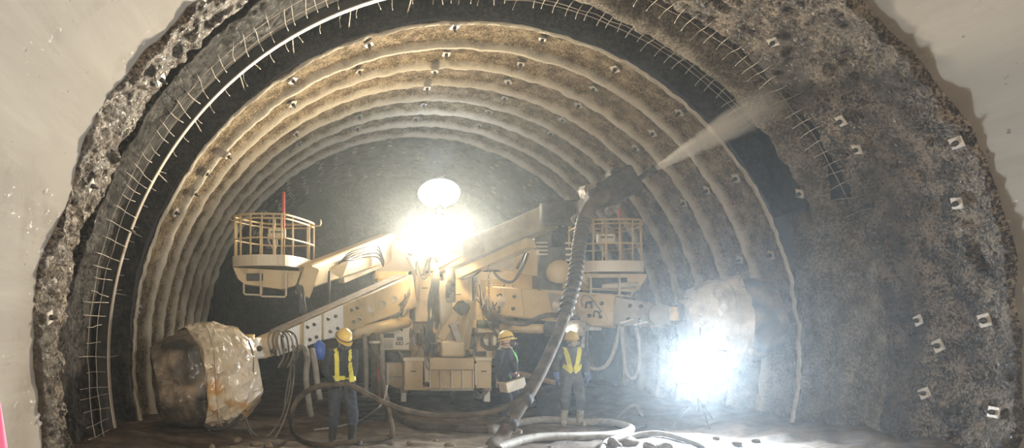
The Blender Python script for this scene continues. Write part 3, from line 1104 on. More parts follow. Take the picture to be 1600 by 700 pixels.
# --- the hose stack left of the carrier: standpipes and a coil on the ground
for x, r, m_ in ((571, .05, 'hose_grey'), (586, .085, 'hose_brown'), (597, .05, 'hose_grey')):
    zf = P(x, 640, 14.2)
    MB().tube([P(x - 2, 524, 14.6), P(x, 545, 14.4), P(x + 1, 590, 14.2), Vector((zf.x, 14.2, fz(zf.x, 14.2)))], r, 10).build('standpipe', m_, mroot)
MB().cyl(P(585, 533, 14.4), P(585, 537, 14.4), .11, n=14).build('pipe_clamp', 'plate', mroot)
MB().tube([P(591, 560, 14.1), P(592, 590, 14.0), P(594, 622, 14.0)], .02, 6).build('hose', 'red', mroot)
for k in range(5):
    c = P(582, 640, 14.4)
    c.z = fz(c.x, 14.4) + .05 + k * .09
    ring = [c + Vector((.30 * math.cos(t), .30 * math.sin(t), 0)) for t in [2 * math.pi * q / 14 for q in range(14)]]
    MB().tube(ring, .045, 8, closed=True, smooth=2).build('coiled_hose', 'black', mroot)


# ------------------------------------------------------------------ work baskets
def basket(front, back, z0, z1, zk, panel_at, tilt=0.0, mat='cream', sign_red=None):
    """front / back: plan points (x, y) of the rail run, left to right; z0 floor, zk kick band top, z1 top rail"""
    loop = [Vector((x, y, 0)) for x, y in front + back]
    n = len(loop)
    pan = MB()
    pan.prism([p + Vector((0, 0, z0)) for p in loop], (0, 0, .06))
    pan = pan.build('basket', mat, mroot)
    cen = sum(loop, Vector()) / n

    def lift(p, z):
        return Vector((p.x, p.y, z))
    run = catmull(loop, 5, True)
    # kick band
    mb = MB()
    vs_, fs_ = [], []
    N = len(run)
    for p in run:
        out_ = (p - cen).normalized()
        for o_ in (0, .03):
            vs_ += [lift(p + out_ * o_, z0), lift(p + out_ * o_, zk)]
    for i in range(N):
        j = (i + 1) % N
        a, b = i * 4, j * 4
        fs_ += [(a, b, b + 1, a + 1), (a + 2, a + 3, b + 3, b + 2), (a + 1, b + 1, b + 3, a + 3), (a, a + 2, b + 2, b)]
    mb.add(vs_, fs_).build('kick_band', 'pale', pan)
    hrail = z1 - zk
    for fr in (1.0, .90, .42):
        MB().tube([lift(p, zk + hrail * fr) for p in run], .022 if fr > .95 else .018, 6, closed=True, smooth=0).build('rail', mat, pan)
    for i in range(0, N, max(1, N // 13)):
        p = run[i]
        MB().cyl(lift(p, zk - .05), lift(p, z1), .02, n=6).build('post', mat, pan)
    # inner gate frame and control panel
    gp = [lift(cen + (panel_at - cen) * .55, zk - .05)]
    g = gp[0]
    MB().beam(g, g + Vector((0, 0, z1 - zk)), .04, .04).build('console_post', mat, pan)
    cp = MB().box(g + Vector((.05, -.05, hrail * .62)), (.34, .12, .20), None, .01).build('control_panel', 'pale', pan)
    MB().box(g + Vector((.05, -.12, hrail * .66)), (.24, .02, .03), None, 0).build('lever_row', 'dark_steel', pan)
    # under frame
    for k, (x, y) in enumerate(front[1::2] + back[::2]):
        pass
    return pan, cen


YB = 14.2
front = [(P(366, 0, YB).x, YB + .35), (P(372, 0, YB).x, YB + .05), (P(398, 0, YB).x, YB - .14), (P(428, 0, YB).x, YB - .12), (P(450, 0, YB).x, YB + .0)]
back = [(P(486, 0, YB).x, YB + 1.0), (P(478, 0, YB).x, YB + 1.25), (P(410, 0, YB).x, YB + 1.15)]
zt, zk_, zb = P(0, 336, YB).z, P(0, 399, YB).z, P(0, 416, YB).z
bk, cen = basket(front, back, zb, zt, zk_, Vector((P(432, 0, YB).x, YB, 0)))
uf = MB()
a0, a1 = P(366, 417, YB + .2), P(382, 444, YB + .3)
MB().prism([P(364, 418, YB + .1), P(470, 424, YB + .1), P(462, 446, YB + .1), P(440, 452, YB + .1), P(382, 444, YB + .1), P(372, 436, YB + .1)], (0, .5, 0)).build('under_frame', 'cream', bk)
MB().box(P(398, 433, YB + .08), (.32, .05, .14), None, .01).build('frame_opening', 'black', bk)
for x0, x1, y0, y1, dY in ((381, 409, 443, 460, .1), (407, 447, 424, 463, -.05)):
    MB().tube([P(x0, y0, YB + dY), P(x0, y1 - 2, YB + dY), P(x0 + 2, y1, YB + dY), P(x1 - 2, y1 + 1, YB + dY), P(x1, y1 - 2, YB + dY), P(x1, y0, YB + dY)], .02, 6, smooth=0).build('step_loop', 'pale', bk)
pl = MB().cyl(P(443, 375, YB + .5), P(443, 300, YB + .5), .03, n=8).build('marker_pole', 'red', bk)
MB().tube([P(358, 341, YB + .1), P(364, 345, YB + .1), P(372, 343, YB + .1)], .012, 6).build('hook_arm', 'cream', bk)
MB().tube([P(486, 353, YB + .9), P(498, 353, YB + .9), P(501, 350, YB + .9), P(501, 343, YB + .9)], .014, 6).build('hook_arm', 'cream', bk)
MB().ellipsoid(P(435, 359, YB + .3), (.025, .025, .025)).build('signal_lamp', 'led', bk)
MB().tube([P(418, 366, YB + .4), P(420, 378, YB + .3), P(428, 390, YB + .3), P(433, 380, YB + .3), P(430, 368, YB + .4)], .014, 6).build('cable', 'hose_pale', bk)

YB = 14.6
front = [(P(912, 0, YB).x, YB + .3), (P(921, 0, YB).x, YB - .02), (P(950, 0, YB).x, YB - .12), (P(985, 0, YB).x, YB - .1), (P(1008, 0, YB).x, YB + .12)]
back = [(P(1012, 0, YB).x, YB + .9), (P(985, 0, YB).x, YB + 1.2), (P(922, 0, YB).x, YB + 1.15)]
zt, zk_, zb = P(0, 344, YB).z, P(0, 408, YB).z, P(0, 425, YB).z
bk, cen = basket(front, back, zb, zt, zk_, Vector((P(935, 0, YB).x, YB, 0)))
MB().prism([P(906, 428, YB + .1), P(1010, 428, YB + .1), P(1010, 434, YB + .1), P(998, 452, YB + .1), P(988, 456, YB + .1), P(924, 452, YB + .1), P(908, 438, YB + .1)], (0, .5, 0)).build('under_frame', 'cream', bk)
MB().box(P(950, 442, YB + .08), (.75, .06, .2), None, .01).build('frame_opening', 'black', bk)
MB().cyl(P(940, 448, YB + .05), P(996, 445, YB + .02), .055, n=12).build('tilt_cylinder', 'pale', bk)
MB().lathe([(.06, 0), (.06, .04)], P(994, 446, YB + .02), (0, -1, 0), 12).build('pin', 'pale', bk)
for x0, x1, y0, y1, dY in ((923, 968, 428, 461, -.05), (968, 988, 450, 462, .1)):
    MB().tube([P(x0, y0, YB + dY), P(x0, y1 - 2, YB + dY), P(x0 + 2, y1, YB + dY), P(x1 - 2, y1 + 1, YB + dY), P(x1, y1 - 2, YB + dY), P(x1, y0, YB + dY)], .02, 6, smooth=0).build('step_loop', 'pale', bk)
MB().cyl(P(969, 375, YB + .5), P(968, 322, YB + .5), .03, n=8).build('marker_pole', 'red', bk)
MB().beam(P(905, 440, 15.2), P(925, 440, 14.8), .3, .35).build('basket_link', 'cream', mroot)
MB().beam(P(800, 440, 16.3), P(912, 436, 15.0), .3, .36).build('boom', 'cream', mroot)

# ------------------------------------------------------------------ floodlights on the machine roof
mast = mpart('lamp_mast', 'dark_steel', (684, 320, 690, 405, 17.6, .1), (648, 376, 728, 381, 17.5, .12))
for px in (660, 716):
    c = P(px, 364, 17.35)
    h = MB().box(c, (.74, .16, .50), rotm(R_(-6), 0, 0), .02).build('floodlight', 'dark_steel', mroot)
    MB().box(c + Vector((0, -.09, -.01)), (.68, .02, .44), rotm(R_(-6), 0, 0), 0).build('lamp_face', 'lamp', h)
    l = spot_light('flood_light', c + Vector((0, -.22, -.02)), c + Vector((-1.4, -6, -.6)), FLOOD_W, (1, .88, .68), 130, 1.0, .25)
    l.parent = h
    l.matrix_parent_inverse = Matrix.Translation(-mroot.location)
bc = P(686, 302, 17.9)
bln = MB().ellipsoid(bc, (.52, .52, .34), 24, 14).build('balloon_lamp', 'balloon', mroot)
MB().lathe([(.12, -.10), (.16, 0), (.10, .06)], bc + Vector((0, 0, -.42)), (0, 0, 1), 14).build('lamp_base', 'dark_steel', bln)
l = bpy.data.lights.new('balloon_light', 'POINT')
l.energy = 90
l.color = (.80, .90, 1)
l.shadow_soft_size = .3
lo = bpy.data.objects.new('balloon_light', l)
col.objects.link(lo)
lo.location = bc + Vector((0, 0, .8)) - mroot.location
lo.parent = mroot
# unseen light added under the carrier to brighten the floor showing there
l = spot_light('under_fill_light', (P(698, 0, 19).x, 19.0, .26), (P(698, 0, 19).x, 18.6, 0), 14, (.9, .96, 1), 150, .6, .05)
# warm lamps added on the roof edge, turned up to brighten the vault
for px in (645, 742):
    c = P(px, 398, 16.25)
    aim = Vector((-.35 if px < 700 else .35, -.75, .75)).normalized()
    rl = MB().cyl(c, c + aim * .14, .09, .12, 14).build('added_roof_lamp', 'dark_steel', mroot)
    MB().cyl(c + aim * .141, c + aim * .15, .105, n=14).build('lamp_face', 'lamp', rl)
    l = spot_light('roof_fill_light', c + aim * .22, c + aim * 4, ROOF_W, (1, .80, .50), 150, .8, .1)
c = P(688, 404, 15.95)  # lamp added to throw warm light over the machine front
dl = MB().cyl(c + Vector((0, .1, .05)), c, .06, .08, 12).build('added_deck_lamp', 'dark_steel', mroot)
MB().cyl(c + Vector((0, -.002, -.002)), c + Vector((0, -.01, -.006)), .07, n=12).build('lamp_face', 'lamp', dl)
spot_light('deck_fill_light', c + Vector((0, -.35, 0)), c + Vector((0, .5, -1.6)), 120, (1, .72, .36), 160, .6, .1)

# clutter on the machine front: sagging cables, junction boxes, handles, dark slots
rc_ = random.Random(5)
for (xa, xb, ya, yb, n_, Yc) in ((602, 640, 452, 500, 9, 15.7), (742, 806, 440, 500, 10, 15.75), (655, 690, 505, 556, 8, 15.45), (724, 748, 500, 550, 6, 15.5), (646, 690, 400, 430, 5, 16.2)):
    for k in range(n_):
        x0, x1 = rc_.uniform(xa, xb), rc_.uniform(xa, xb)
        y0, y1 = rc_.uniform(ya, (ya + yb) / 2), rc_.uniform(ya, yb)
        sag = rc_.uniform(6, 22)
        MB().tube([P(x0, y0, Yc + rc_.uniform(0, .3)), P((x0 * 2 + x1) / 3, max(y0, y1) + sag * .7, Yc - rc_.uniform(0, .12)), P((x0 + 2 * x1) / 3, max(y0, y1) + sag, Yc - rc_.uniform(0, .12)),
                   P(x1, y1, Yc + rc_.uniform(0, .3))], rc_.choice((.011, .015, .02)), 6, smooth=5).build('cable', rc_.choice(('black', 'black', 'cable', 'hose_brown')), mroot)
for (x0, y0, x1, y1, Y, m_) in ((680, 520, 690, 530, 16.0, 'grey_paint'), (770, 525, 776, 540, 16.25, 'pale'), (752, 528, 764, 541, 16.3, 'grey_paint'), (700, 412, 716, 424, 16.5, 'grey_paint'),
                                (640, 515, 648, 528, 16.1, 'dark_steel'), (652, 520, 664, 540, 16.3, 'dark_steel'), (730, 520, 742, 545, 16.4, 'dark_steel'), (784, 476, 794, 484, 16.3, 'dark_steel'), (604, 478, 622, 486, 16.0, 'dark_steel')):
    jb = mpart('box_or_slot', m_, (x0, y0, x1, y1, Y, .12))  # dark steel ones without lids stand in for shaded slots
    if m_ != 'dark_steel':
        mpart('box_lid', 'pale', (x0 + 1.5, y0 + 1.5, x1 - 1.5, y1 - 1.5, Y - .02, .03), parent=jb, bevel=.004)
for (x, y, Y) in ((664, 450, 16.44), (716, 460, 16.53), (771, 452, 16.33), (771, 492, 16.33), (646, 580, 15.47), (756, 580, 15.47)):
    MB().tube([P(x - 4, y, Y), P(x - 4, y, Y - .05), P(x + 4, y, Y - .05), P(x + 4, y, Y)], .01, 6, smooth=0).build('handle', 'dark_steel', mroot)

# ------------------------------------------------------------------ nozzle head at the end of the spraying boom
YN = 12.6
nh = MB().box(P(966, 292, YN), (.60, .44, .48), rotm(0, R_(-31), 0), .04).build('nozzle_head', 'caked', mroot)
MB().box(P(938, 302, YN + .05), (.50, .34, .26), rotm(0, R_(-28), 0), .04).build('nozzle_body', 'caked', nh)
MB().box(P(920, 299, YN + .15), (.26, .3, .24), rotm(0, R_(-20), R_(10)), .05).build('mortar_crust', 'ridge', nh)
MB().box(P(957, 326, YN), (.24, .3, .16), rotm(0, R_(-35), R_(-8)), .05).build('mortar_crust', 'ridge', nh)
MB().box(P(958, 270, YN + .02), (.18, .26, .12), rotm(0, R_(-31), 0), .03).build('motor_cover', 'caked', nh)
TIP = P(1019, 267, YN - .15)
MB().cyl(P(982, 290, YN), TIP, .052, .046, 14).build('nozzle_tube', 'caked', nh)
dn = (TIP - P(982, 290, YN)).normalized()
MB().cyl(TIP - dn * .03, TIP + dn * .06, .075, .070, 14).build('nozzle_ring', 'dark_steel', nh)
MB().beam(P(925, 318, 13.0), P(940, 305, YN + .1), .24, .24).build('nozzle_wrist', 'caked', nh)

# ------------------------------------------------------------------ delivery hose from the nozzle down to the ground
mb = MB()
path = [P(962, 298, 12.45), P(932, 314, 12.5), P(914, 340, 12.45), P(905, 385, 12.3), P(897, 440, 12.1), P(877, 508, 11.8), P(856, 558, 11.5), P(832, 604, 11.2),
        P(803, 650, 10.9), P(782, 686, 10.7)]
e = P(770, 712, 10.35)
e.z = fz(e.x, 10.35) + .10
path += [e, Vector((e.x - .1, 9.6, fz(e.x - .1, 9.6) + .1))]
dh = mb.tube(path, [.115, .12, .12, .11, .10, .09, .09, .10, .10, .10, .10, .10], 14, smooth=7).build('delivery_hose', 'hose_brown')
tag(dh, 'thick dark hose running from the spray nozzle down across the middle to the ground', 'hose')
cm = catmull(path, 7)
for k in range(15, 34):      # ribbed flexible section
    d = (cm[k + 1] - cm[k]).normalized()
    c = MB().cyl(cm[k] - d * .022, cm[k] + d * .022, .121, n=12).build('corrugation', 'black', dh)
for k in (52, 58):
    d = (cm[k + 1] - cm[k]).normalized()
    MB().cyl(cm[k] - d * .06, cm[k] + d * .06, .125, n=12).build('coupling', 'caked', dh)

# ------------------------------------------------------------------ sprayed concrete jet
W = cyl_hit(1222, 148, 6.1)
ax = W - TIP
Ls = ax.length
m = bpy.data.materials.new('spray_mist')
m.use_nodes = True
nt = m.node_tree
nt.nodes.clear()
out = nt.nodes.new('ShaderNodeOutputMaterial')
vol = nt.nodes.new('ShaderNodeVolumePrincipled')
vol.inputs['Color'].default_value = (.93, .87, .78, 1)
vol.inputs['Anisotropy'].default_value = .1


def math_node(op, a, b=None):
    n = nt.nodes.new('ShaderNodeMath')
    n.operation = op
    for i, v in enumerate((a, b)):
        if v is None:
            continue
        if isinstance(v, (int, float)):
            n.inputs[i].default_value = v
        else:
            nt.links.new(v, n.inputs[i])
    return n.outputs[0]


tc = nt.nodes.new('ShaderNodeTexCoord')
sp = nt.nodes.new('ShaderNodeSeparateXYZ')
nt.links.new(tc.outputs['Object'], sp.inputs[0])
rad = math_node('SQRT', math_node('ADD', math_node('MULTIPLY', sp.outputs[0], sp.outputs[0]), math_node('MULTIPLY', sp.outputs[1], sp.outputs[1])))
R0_, RS = .045, .17
rz = math_node('ADD', math_node('MULTIPLY', sp.outputs[2], RS), R0_)
q = math_node('DIVIDE', rad, rz)
fall = math_node('MAXIMUM', math_node('SUBTRACT', 1, math_node('POWER', q, 1.5)), 0)
nz = math_node('MULTIPLY_ADD', tex_noise(nt, 5, 4, .6, stretch=(1, 1, .35)), 2.2)
nz.node.inputs[2].default_value = -.45
dens = math_node('MULTIPLY', math_node('MULTIPLY', fall, math_node('MAXIMUM', nz, 0)), math_node('DIVIDE', 1.4, math_node('POWER', rz, 1.25)))
endf = math_node('MINIMUM', math_node('MAXIMUM', math_node('MULTIPLY', math_node('SUBTRACT', Ls * 1.02, sp.outputs[2]), 1.1), 0), 1)
dens = math_node('MULTIPLY', dens, endf)
nt.links.new(dens, vol.inputs['Density'])
nt.links.new(vol.outputs[0], out.inputs['Volume'])
sprayo = MB().lathe([(R0_ + RS * Ls * k / 6 * 1.0, Ls * k / 6) for k in range(7)], (0, 0, 0), (0, 0, 1), 20).build('concrete_spray', 'lining', None, (0, 0, 0))
sprayo.data.materials.clear()
sprayo.data.materials.append(m)
sprayo.location = TIP + dn * .05
sprayo.rotation_euler = ax.to_track_quat('Z', 'Y').to_euler()
tag(sprayo, 'pale cone of sprayed concrete mist shooting from the nozzle to the upper right wall', 'spray', None, 'stuff')


# ================================================================== PLASTIC-WRAPPED DRILL UNITS AT THE BOOM TIPS
def wrap_mat(name, base, base2, rough, dirt, lo=.5, hi=.68, patch=None, bst=.6):
    m, nt, b = new_mat(name)
    c = ramp(nt, tex_noise(nt, 2.2, 6, .6, dist=.8), [(.4, base), (.6, base2)])
    f = ramp(nt, tex_noise(nt, 1.6, 5, .55, dist=.9), [(lo, (0, 0, 0)), (hi, (1, 1, 1))])
    c = mixc(nt, f, c, dirt)
    if patch:
        f = ramp(nt, tex_noise(nt, 1.4, 3, .5, stretch=(1.2, 1, 1)), [(.60, (0, 0, 0)), (.66, (1, 1, 1))])
        c = mixc(nt, f, c, patch)
    nt.links.new(c, b.inputs['Base Color'])
    b.inputs['Roughness'].default_value = rough
    b.inputs['Coat Weight'].default_value = .35
    b.inputs['Coat Roughness'].default_value = .2
    bump(nt, b, tex_noise(nt, 2.6, 4, .5, dist=2.5), bst, .06)
    return m


M['wrap_dark'] = wrap_mat('dirty_tarp', (.10, .075, .05), (.24, .18, .12), .6, (.02, .017, .014), .42, .62)
M['wrap_pale'] = wrap_mat('clear_plastic_wrap', (.46, .385, .28), (.62, .54, .42), .22, (.30, .21, .12), .55, .7, (.45, .26, .09), .3)
M['wrap_grey'] = wrap_mat('dusty_plastic_wrap', (.42, .36, .28), (.56, .50, .41), .35, (.22, .18, .14), .5, .7, None, .3)


def crumpled(c, L, radii, u0, u1, seed, folds, amp, grow=0.0, nu=70, nv=96, squash=(1, 1), flat=.0, wavy=0.0):
    """crumpled sleeve around the x axis; radii along u in [0,1]"""
    us = np.linspace(u0, u1, nu)
    vs_ = np.linspace(0, 2 * np.pi, nv, endpoint=False)
    U, V = np.meshgrid(us, vs_, indexing='ij')
    if wavy:
        rng = np.random.RandomState(seed)
        U = U + rng.uniform(-.42, .42, U.shape) * (u1 - u0) / nu * np.sin(np.pi * np.clip((U - u0) / (u1 - u0), 0, 1)) ** .3
        V = V + rng.uniform(-.38, .38, V.shape) * 2 * np.pi / nv
        U = u0 + (U - u0) + wavy * fbm(np.cos(V) * 1.2, np.sin(V) * 1.2, V * 0 + seed, 1.0, 3) * (1 - (U - u0) / (u1 - u0))
    r = np.interp(U, np.linspace(0, 1, len(radii)), radii) + grow
    sx = np.cos(V)
    sz = np.sin(V)
    pw = 1 / (np.abs(sx) ** 2.8 + np.abs(sz) ** 2.8) ** (1 / 2.8)
    x, y, z = (U - .5) * L, sx * r * pw * squash[0], sz * r * pw * squash[1]
    f1 = 1 - np.abs(fbm(x * 1.0 + seed, y, z, 2.4, 3))
    f2 = 1 - np.abs(vnoise(x * 2 + seed + 50, V * folds / 2 + 3 * x, z * .5 + 50))
    f3 = 1 - np.abs(vnoise(x * .7 + seed + 80, V * folds * 1.3 + 1.5 * x, x * 0 + 50))
    disp = amp * ((f1 - .7) * .45 + (f2 ** 3 - .4) * .6 + (f3 ** 4 - .35) * .7)
    k = 1 + disp / np.maximum(r, .1)
    y, z = y * k, z * k
    x = x + amp * .5 * fbm(x, y, z + seed, 3.0, 3)
    mb = MB()
    vv = [Vector((float(a), float(b), float(d))) for a, b, d in zip(x.ravel(), y.ravel(), z.ravel())]
    fs_ = []
    for i in range(nu - 1):
        for j in range(nv):
            fs_.append((i * nv + j, i * nv + (j + 1) % nv, (i + 1) * nv + (j + 1) % nv, (i + 1) * nv + j))
    fs_ += [tuple(range(nv - 1, -1, -1)), tuple(range((nu - 1) * nv, nu * nv))]
    return vv, fs_


def wrapped(c, L, radii, rotz, roty, label, split, mats, seed):
    root = thing('wrapped_drill', Vector((c.x, c.y, c.z - max(radii))), label, 'drill unit')
    rot = rotm(0, roty, rotz)
    for name, u0, u1, grow, mat, fol, amp, wavy in (('tarp', 0, split + .12, 0, mats[0], 9, .07, 0),
                                                   ('plastic_wrap', split, 1, .07, mats[1], 10, .065, .12)):
        crisp = name == 'plastic_wrap'
        vv, fs_ = crumpled(c, L, radii, u0, u1, seed, fol, amp, grow, wavy=wavy, nu=20 if crisp else 50, nv=60 if crisp else 72)
        if crisp:       # thin film creases into flat facets
            tri = []
            for f in fs_:
                if len(f) == 4:
                    tri += [(f[0], f[1], f[2]), (f[0], f[2], f[3])] if random.random() < .5 else [(f[0], f[1], f[3]), (f[1], f[2], f[3])]
                else:
                    tri.append(f)
            fs_ = tri
        MB().add([c + rot @ v for v in vv], fs_, not crisp).build(name, mat, root)
    # tie around the neck and two slack bands
    for u, k in ((.93, 1.0), (.55, 1.06)):
        r = float(np.interp(u, np.linspace(0, 1, len(radii)), radii)) * k + .045
        ring = []
        for q in range(26):
            t = 2 * math.pi * q / 26
            s_, c_ = math.sin(t), math.cos(t)
            pw = 1 / (abs(s_) ** 2.8 + abs(c_) ** 2.8) ** (1 / 2.8)
            ring.append(c + rot @ Vector(((u - .5) * L + .04 * math.sin(3 * t), c_ * r * pw, s_ * r * pw)))
        MB().tube(ring, .014, 5, closed=True, smooth=2).build('tie_band', 'hose_brown' if u > .9 else mats[1], root)
    return root


wl_ = wrapped(P(322, 587, 12.55), 1.68, [.60, .74, .80, .82, .80, .70, .44], R_(14), R_(-9),
              'drill unit wrapped in crumpled brown plastic at the left boom tip', .40, ('wrap_dark', 'wrap_pale'), 3)
MB().tube([P(318, 664, 11.95), P(340, 671, 11.9), P(365, 662, 11.9), P(378, 648, 12.0)], .03, 8).build('drooping_hose', 'black', wl_)
MB().box(P(366, 514, 12.4), (.14, .12, .08), rotm(0, .3, .2), .01).build('bracket', 'grey_paint', wl_)
wr_ = wrapped(P(1137, 504, 13.6), -1.52, [.58, .70, .74, .75, .74, .66, .44], R_(-10), R_(-10),
              'drill unit wrapped in dusty torn plastic at the right boom tip', .42, ('wrap_dark', 'wrap_grey'), 17)


# ================================================================== PEOPLE
def remeshed(name, mb, mat, voxel, parent, smooth=3, wrinkle=0.0):
    tmp = mb.build('tmp', mat, None, (0, 0, 0))
    md = tmp.modifiers.new('r', 'REMESH')
    md.mode = 'VOXEL'
    md.voxel_size = voxel
    sm = tmp.modifiers.new('s', 'SMOOTH')
    sm.iterations = smooth
    sm.factor = .5
    dg = bpy.context.evaluated_depsgraph_get()
    me = bpy.data.meshes.new_from_object(tmp.evaluated_get(dg))
    bpy.data.objects.remove(tmp)
    if wrinkle:
        n = len(me.vertices)
        co = np.empty(n * 3)
        no = np.empty(n * 3)
        me.vertices.foreach_get('co', co)
        me.vertex_normals.foreach_get('vector', no)
        co, no = co.reshape(-1, 3), no.reshape(-1, 3)
        d = (1 - np.abs(fbm(co[:, 0], co[:, 1], co[:, 2] * 1.6, 9, 3)) * 2) * wrinkle
        me.vertices.foreach_set('co', (co + no * d[:, None]).ravel())
    me.polygons.foreach_set('use_smooth', [True] * len(me.polygons))
    me.materials.clear()
    me.materials.append(M[mat])
    o = bpy.data.objects.new(name, me)
    col.objects.link(o)
    o.parent = parent
    return o


M['skin'] = surf('skin', (.48, .30, .21), (.56, .36, .26), 6, .55)
M['navy'] = surf('navy_workwear', (.012, .014, .022), (.03, .034, .048), 7, .85, dirt=(.10, .09, .075), dscale=4, dlo=.6, dhi=.85, spec=.12)
M['denim'] = surf('dusty_navy_trousers', (.025, .032, .05), (.06, .07, .095), 7, .85, dirt=(.14, .13, .11), dscale=4, dlo=.55, dhi=.85, spec=.12)
M['grey_work'] = surf('grey_workwear', (.05, .055, .06), (.10, .105, .11), 6, .85, dirt=(.20, .19, .17), dscale=4, dlo=.5, dhi=.8, spec=.12)
M['hivis'] = surf('hi_vis_yellow', (.62, .58, .06), (.74, .70, .12), 6, .6, dirt=(.35, .32, .12), dscale=6, dlo=.55, dhi=.8)
M['reflect'] = surf('reflective_tape', (.6, .6, .58), (.72, .72, .70), 6, .35)
M['helmet'] = surf('yellow_helmet', (.68, .48, .10), (.76, .56, .16), 5, .35, dirt=(.4, .3, .14), dscale=8, dlo=.55, dhi=.8)
M['boot_pale'] = surf('muddy_boot', (.30, .26, .20), (.42, .38, .31), 6, .7, dirt=(.15, .12, .09), dscale=5)
M['boot_dark'] = surf('black_boot', (.02, .02, .02), (.05, .048, .045), 6, .45, dirt=(.14, .12, .09), dscale=5, dlo=.55, dhi=.8)
M['glove_blue'] = surf('blue_glove', (.06, .12, .34), (.12, .2, .44), 6, .6, dirt=(.35, .35, .36), dscale=8, dlo=.5, dhi=.75)
M['glove_dark'] = surf('dark_glove', (.02, .02, .022), (.05, .05, .05), 6, .7)
M['cloth'] = surf('pale_towel', (.5, .46, .38), (.6, .56, .48), 8, .9)
M['card'] = surf('cream_case', (.50, .44, .33), (.58, .52, .40), 5, .6)


def loft(mb, rings, n=18):
    vs_ = []
    for (c, rx, ry) in rings:
        for k in range(n):
            t = 2 * math.pi * k / n
            vs_.append(Vector(c) + Vector((rx * math.cos(t), ry * math.sin(t), 0)))
    fs_ = []
    for i in range(len(rings) - 1):
        for k in range(n):
            fs_.append((i * n + k, i * n + (k + 1) % n, (i + 1) * n + (k + 1) % n, (i + 1) * n + k))
    fs_ += [tuple(range(n - 1, -1, -1)), tuple(range((len(rings) - 1) * n, len(rings) * n))]
    mb.add(vs_, fs_)


def two_bone(a, c, l1, l2, pole):
    d = c - a
    L = min(d.length, (l1 + l2) * .995)
    d.normalize()
    c = a + d * L
    x = (l1 * l1 - l2 * l2 + L * L) / (2 * L)
    h = math.sqrt(max(l1 * l1 - x * x, 0))
    p = Vector(pole)
    p = (p - d * p.dot(d)).normalized()
    return a + d * x + p * h, c


def hand(name, wrist, d, palm, thumb_side, curl, mat, parent, scale=1.0):
    """palm and five unequal bent fingers; d: along the fingers, palm: out of the palm"""
    d = Vector(d).normalized()
    pn = Vector(palm)
    pn = (pn - d * pn.dot(d)).normalized()
    s = d.cross(pn).normalized() * thumb_side
    mb = MB()
    k0 = wrist + d * .088 * scale
    mb.tube([wrist - d * .05, wrist, wrist + d * .03], [.03, .028, .03], 10, smooth=0)
    for o_ in (-.026, -.009, .009, .026):
        mb.tube([wrist - d * .01 + s * o_ * .6, wrist + d * .045 + s * o_, k0 + s * o_ * 1.05], [.017, .0165, .0135], 8, smooth=0)
    for o_, ln in ((.030, .070), (.010, .080), (-.011, .074), (-.030, .058)):
        p = k0 + s * o_
        pts = [p]
        ang = 0
        for seg in (.45, .32, .25):
            ang += curl
            p = p + (d * math.cos(ang) + pn * math.sin(ang)) * ln * seg * scale * 1.12
            pts.append(p)
        mb.tube(pts, [.0115, .0105, .0095, .008], 8, smooth=0)
    b = wrist + d * .028 + s * .026
    p1 = b + (s * .75 + d * .6 + pn * .25).normalized() * .036
    p2 = p1 + (s * .35 + d * .75 + pn * (.3 + .5 * curl)).normalized() * .032
    p3 = p2 + (d * .8 + pn * (.3 + .6 * curl) - s * .1).normalized() * .026
    mb.tube([b, p1, p2, p3], [.017, .0135, .0125, .0095], 8, smooth=0)
    return remeshed(name, mb, mat, .0055, parent, 2)


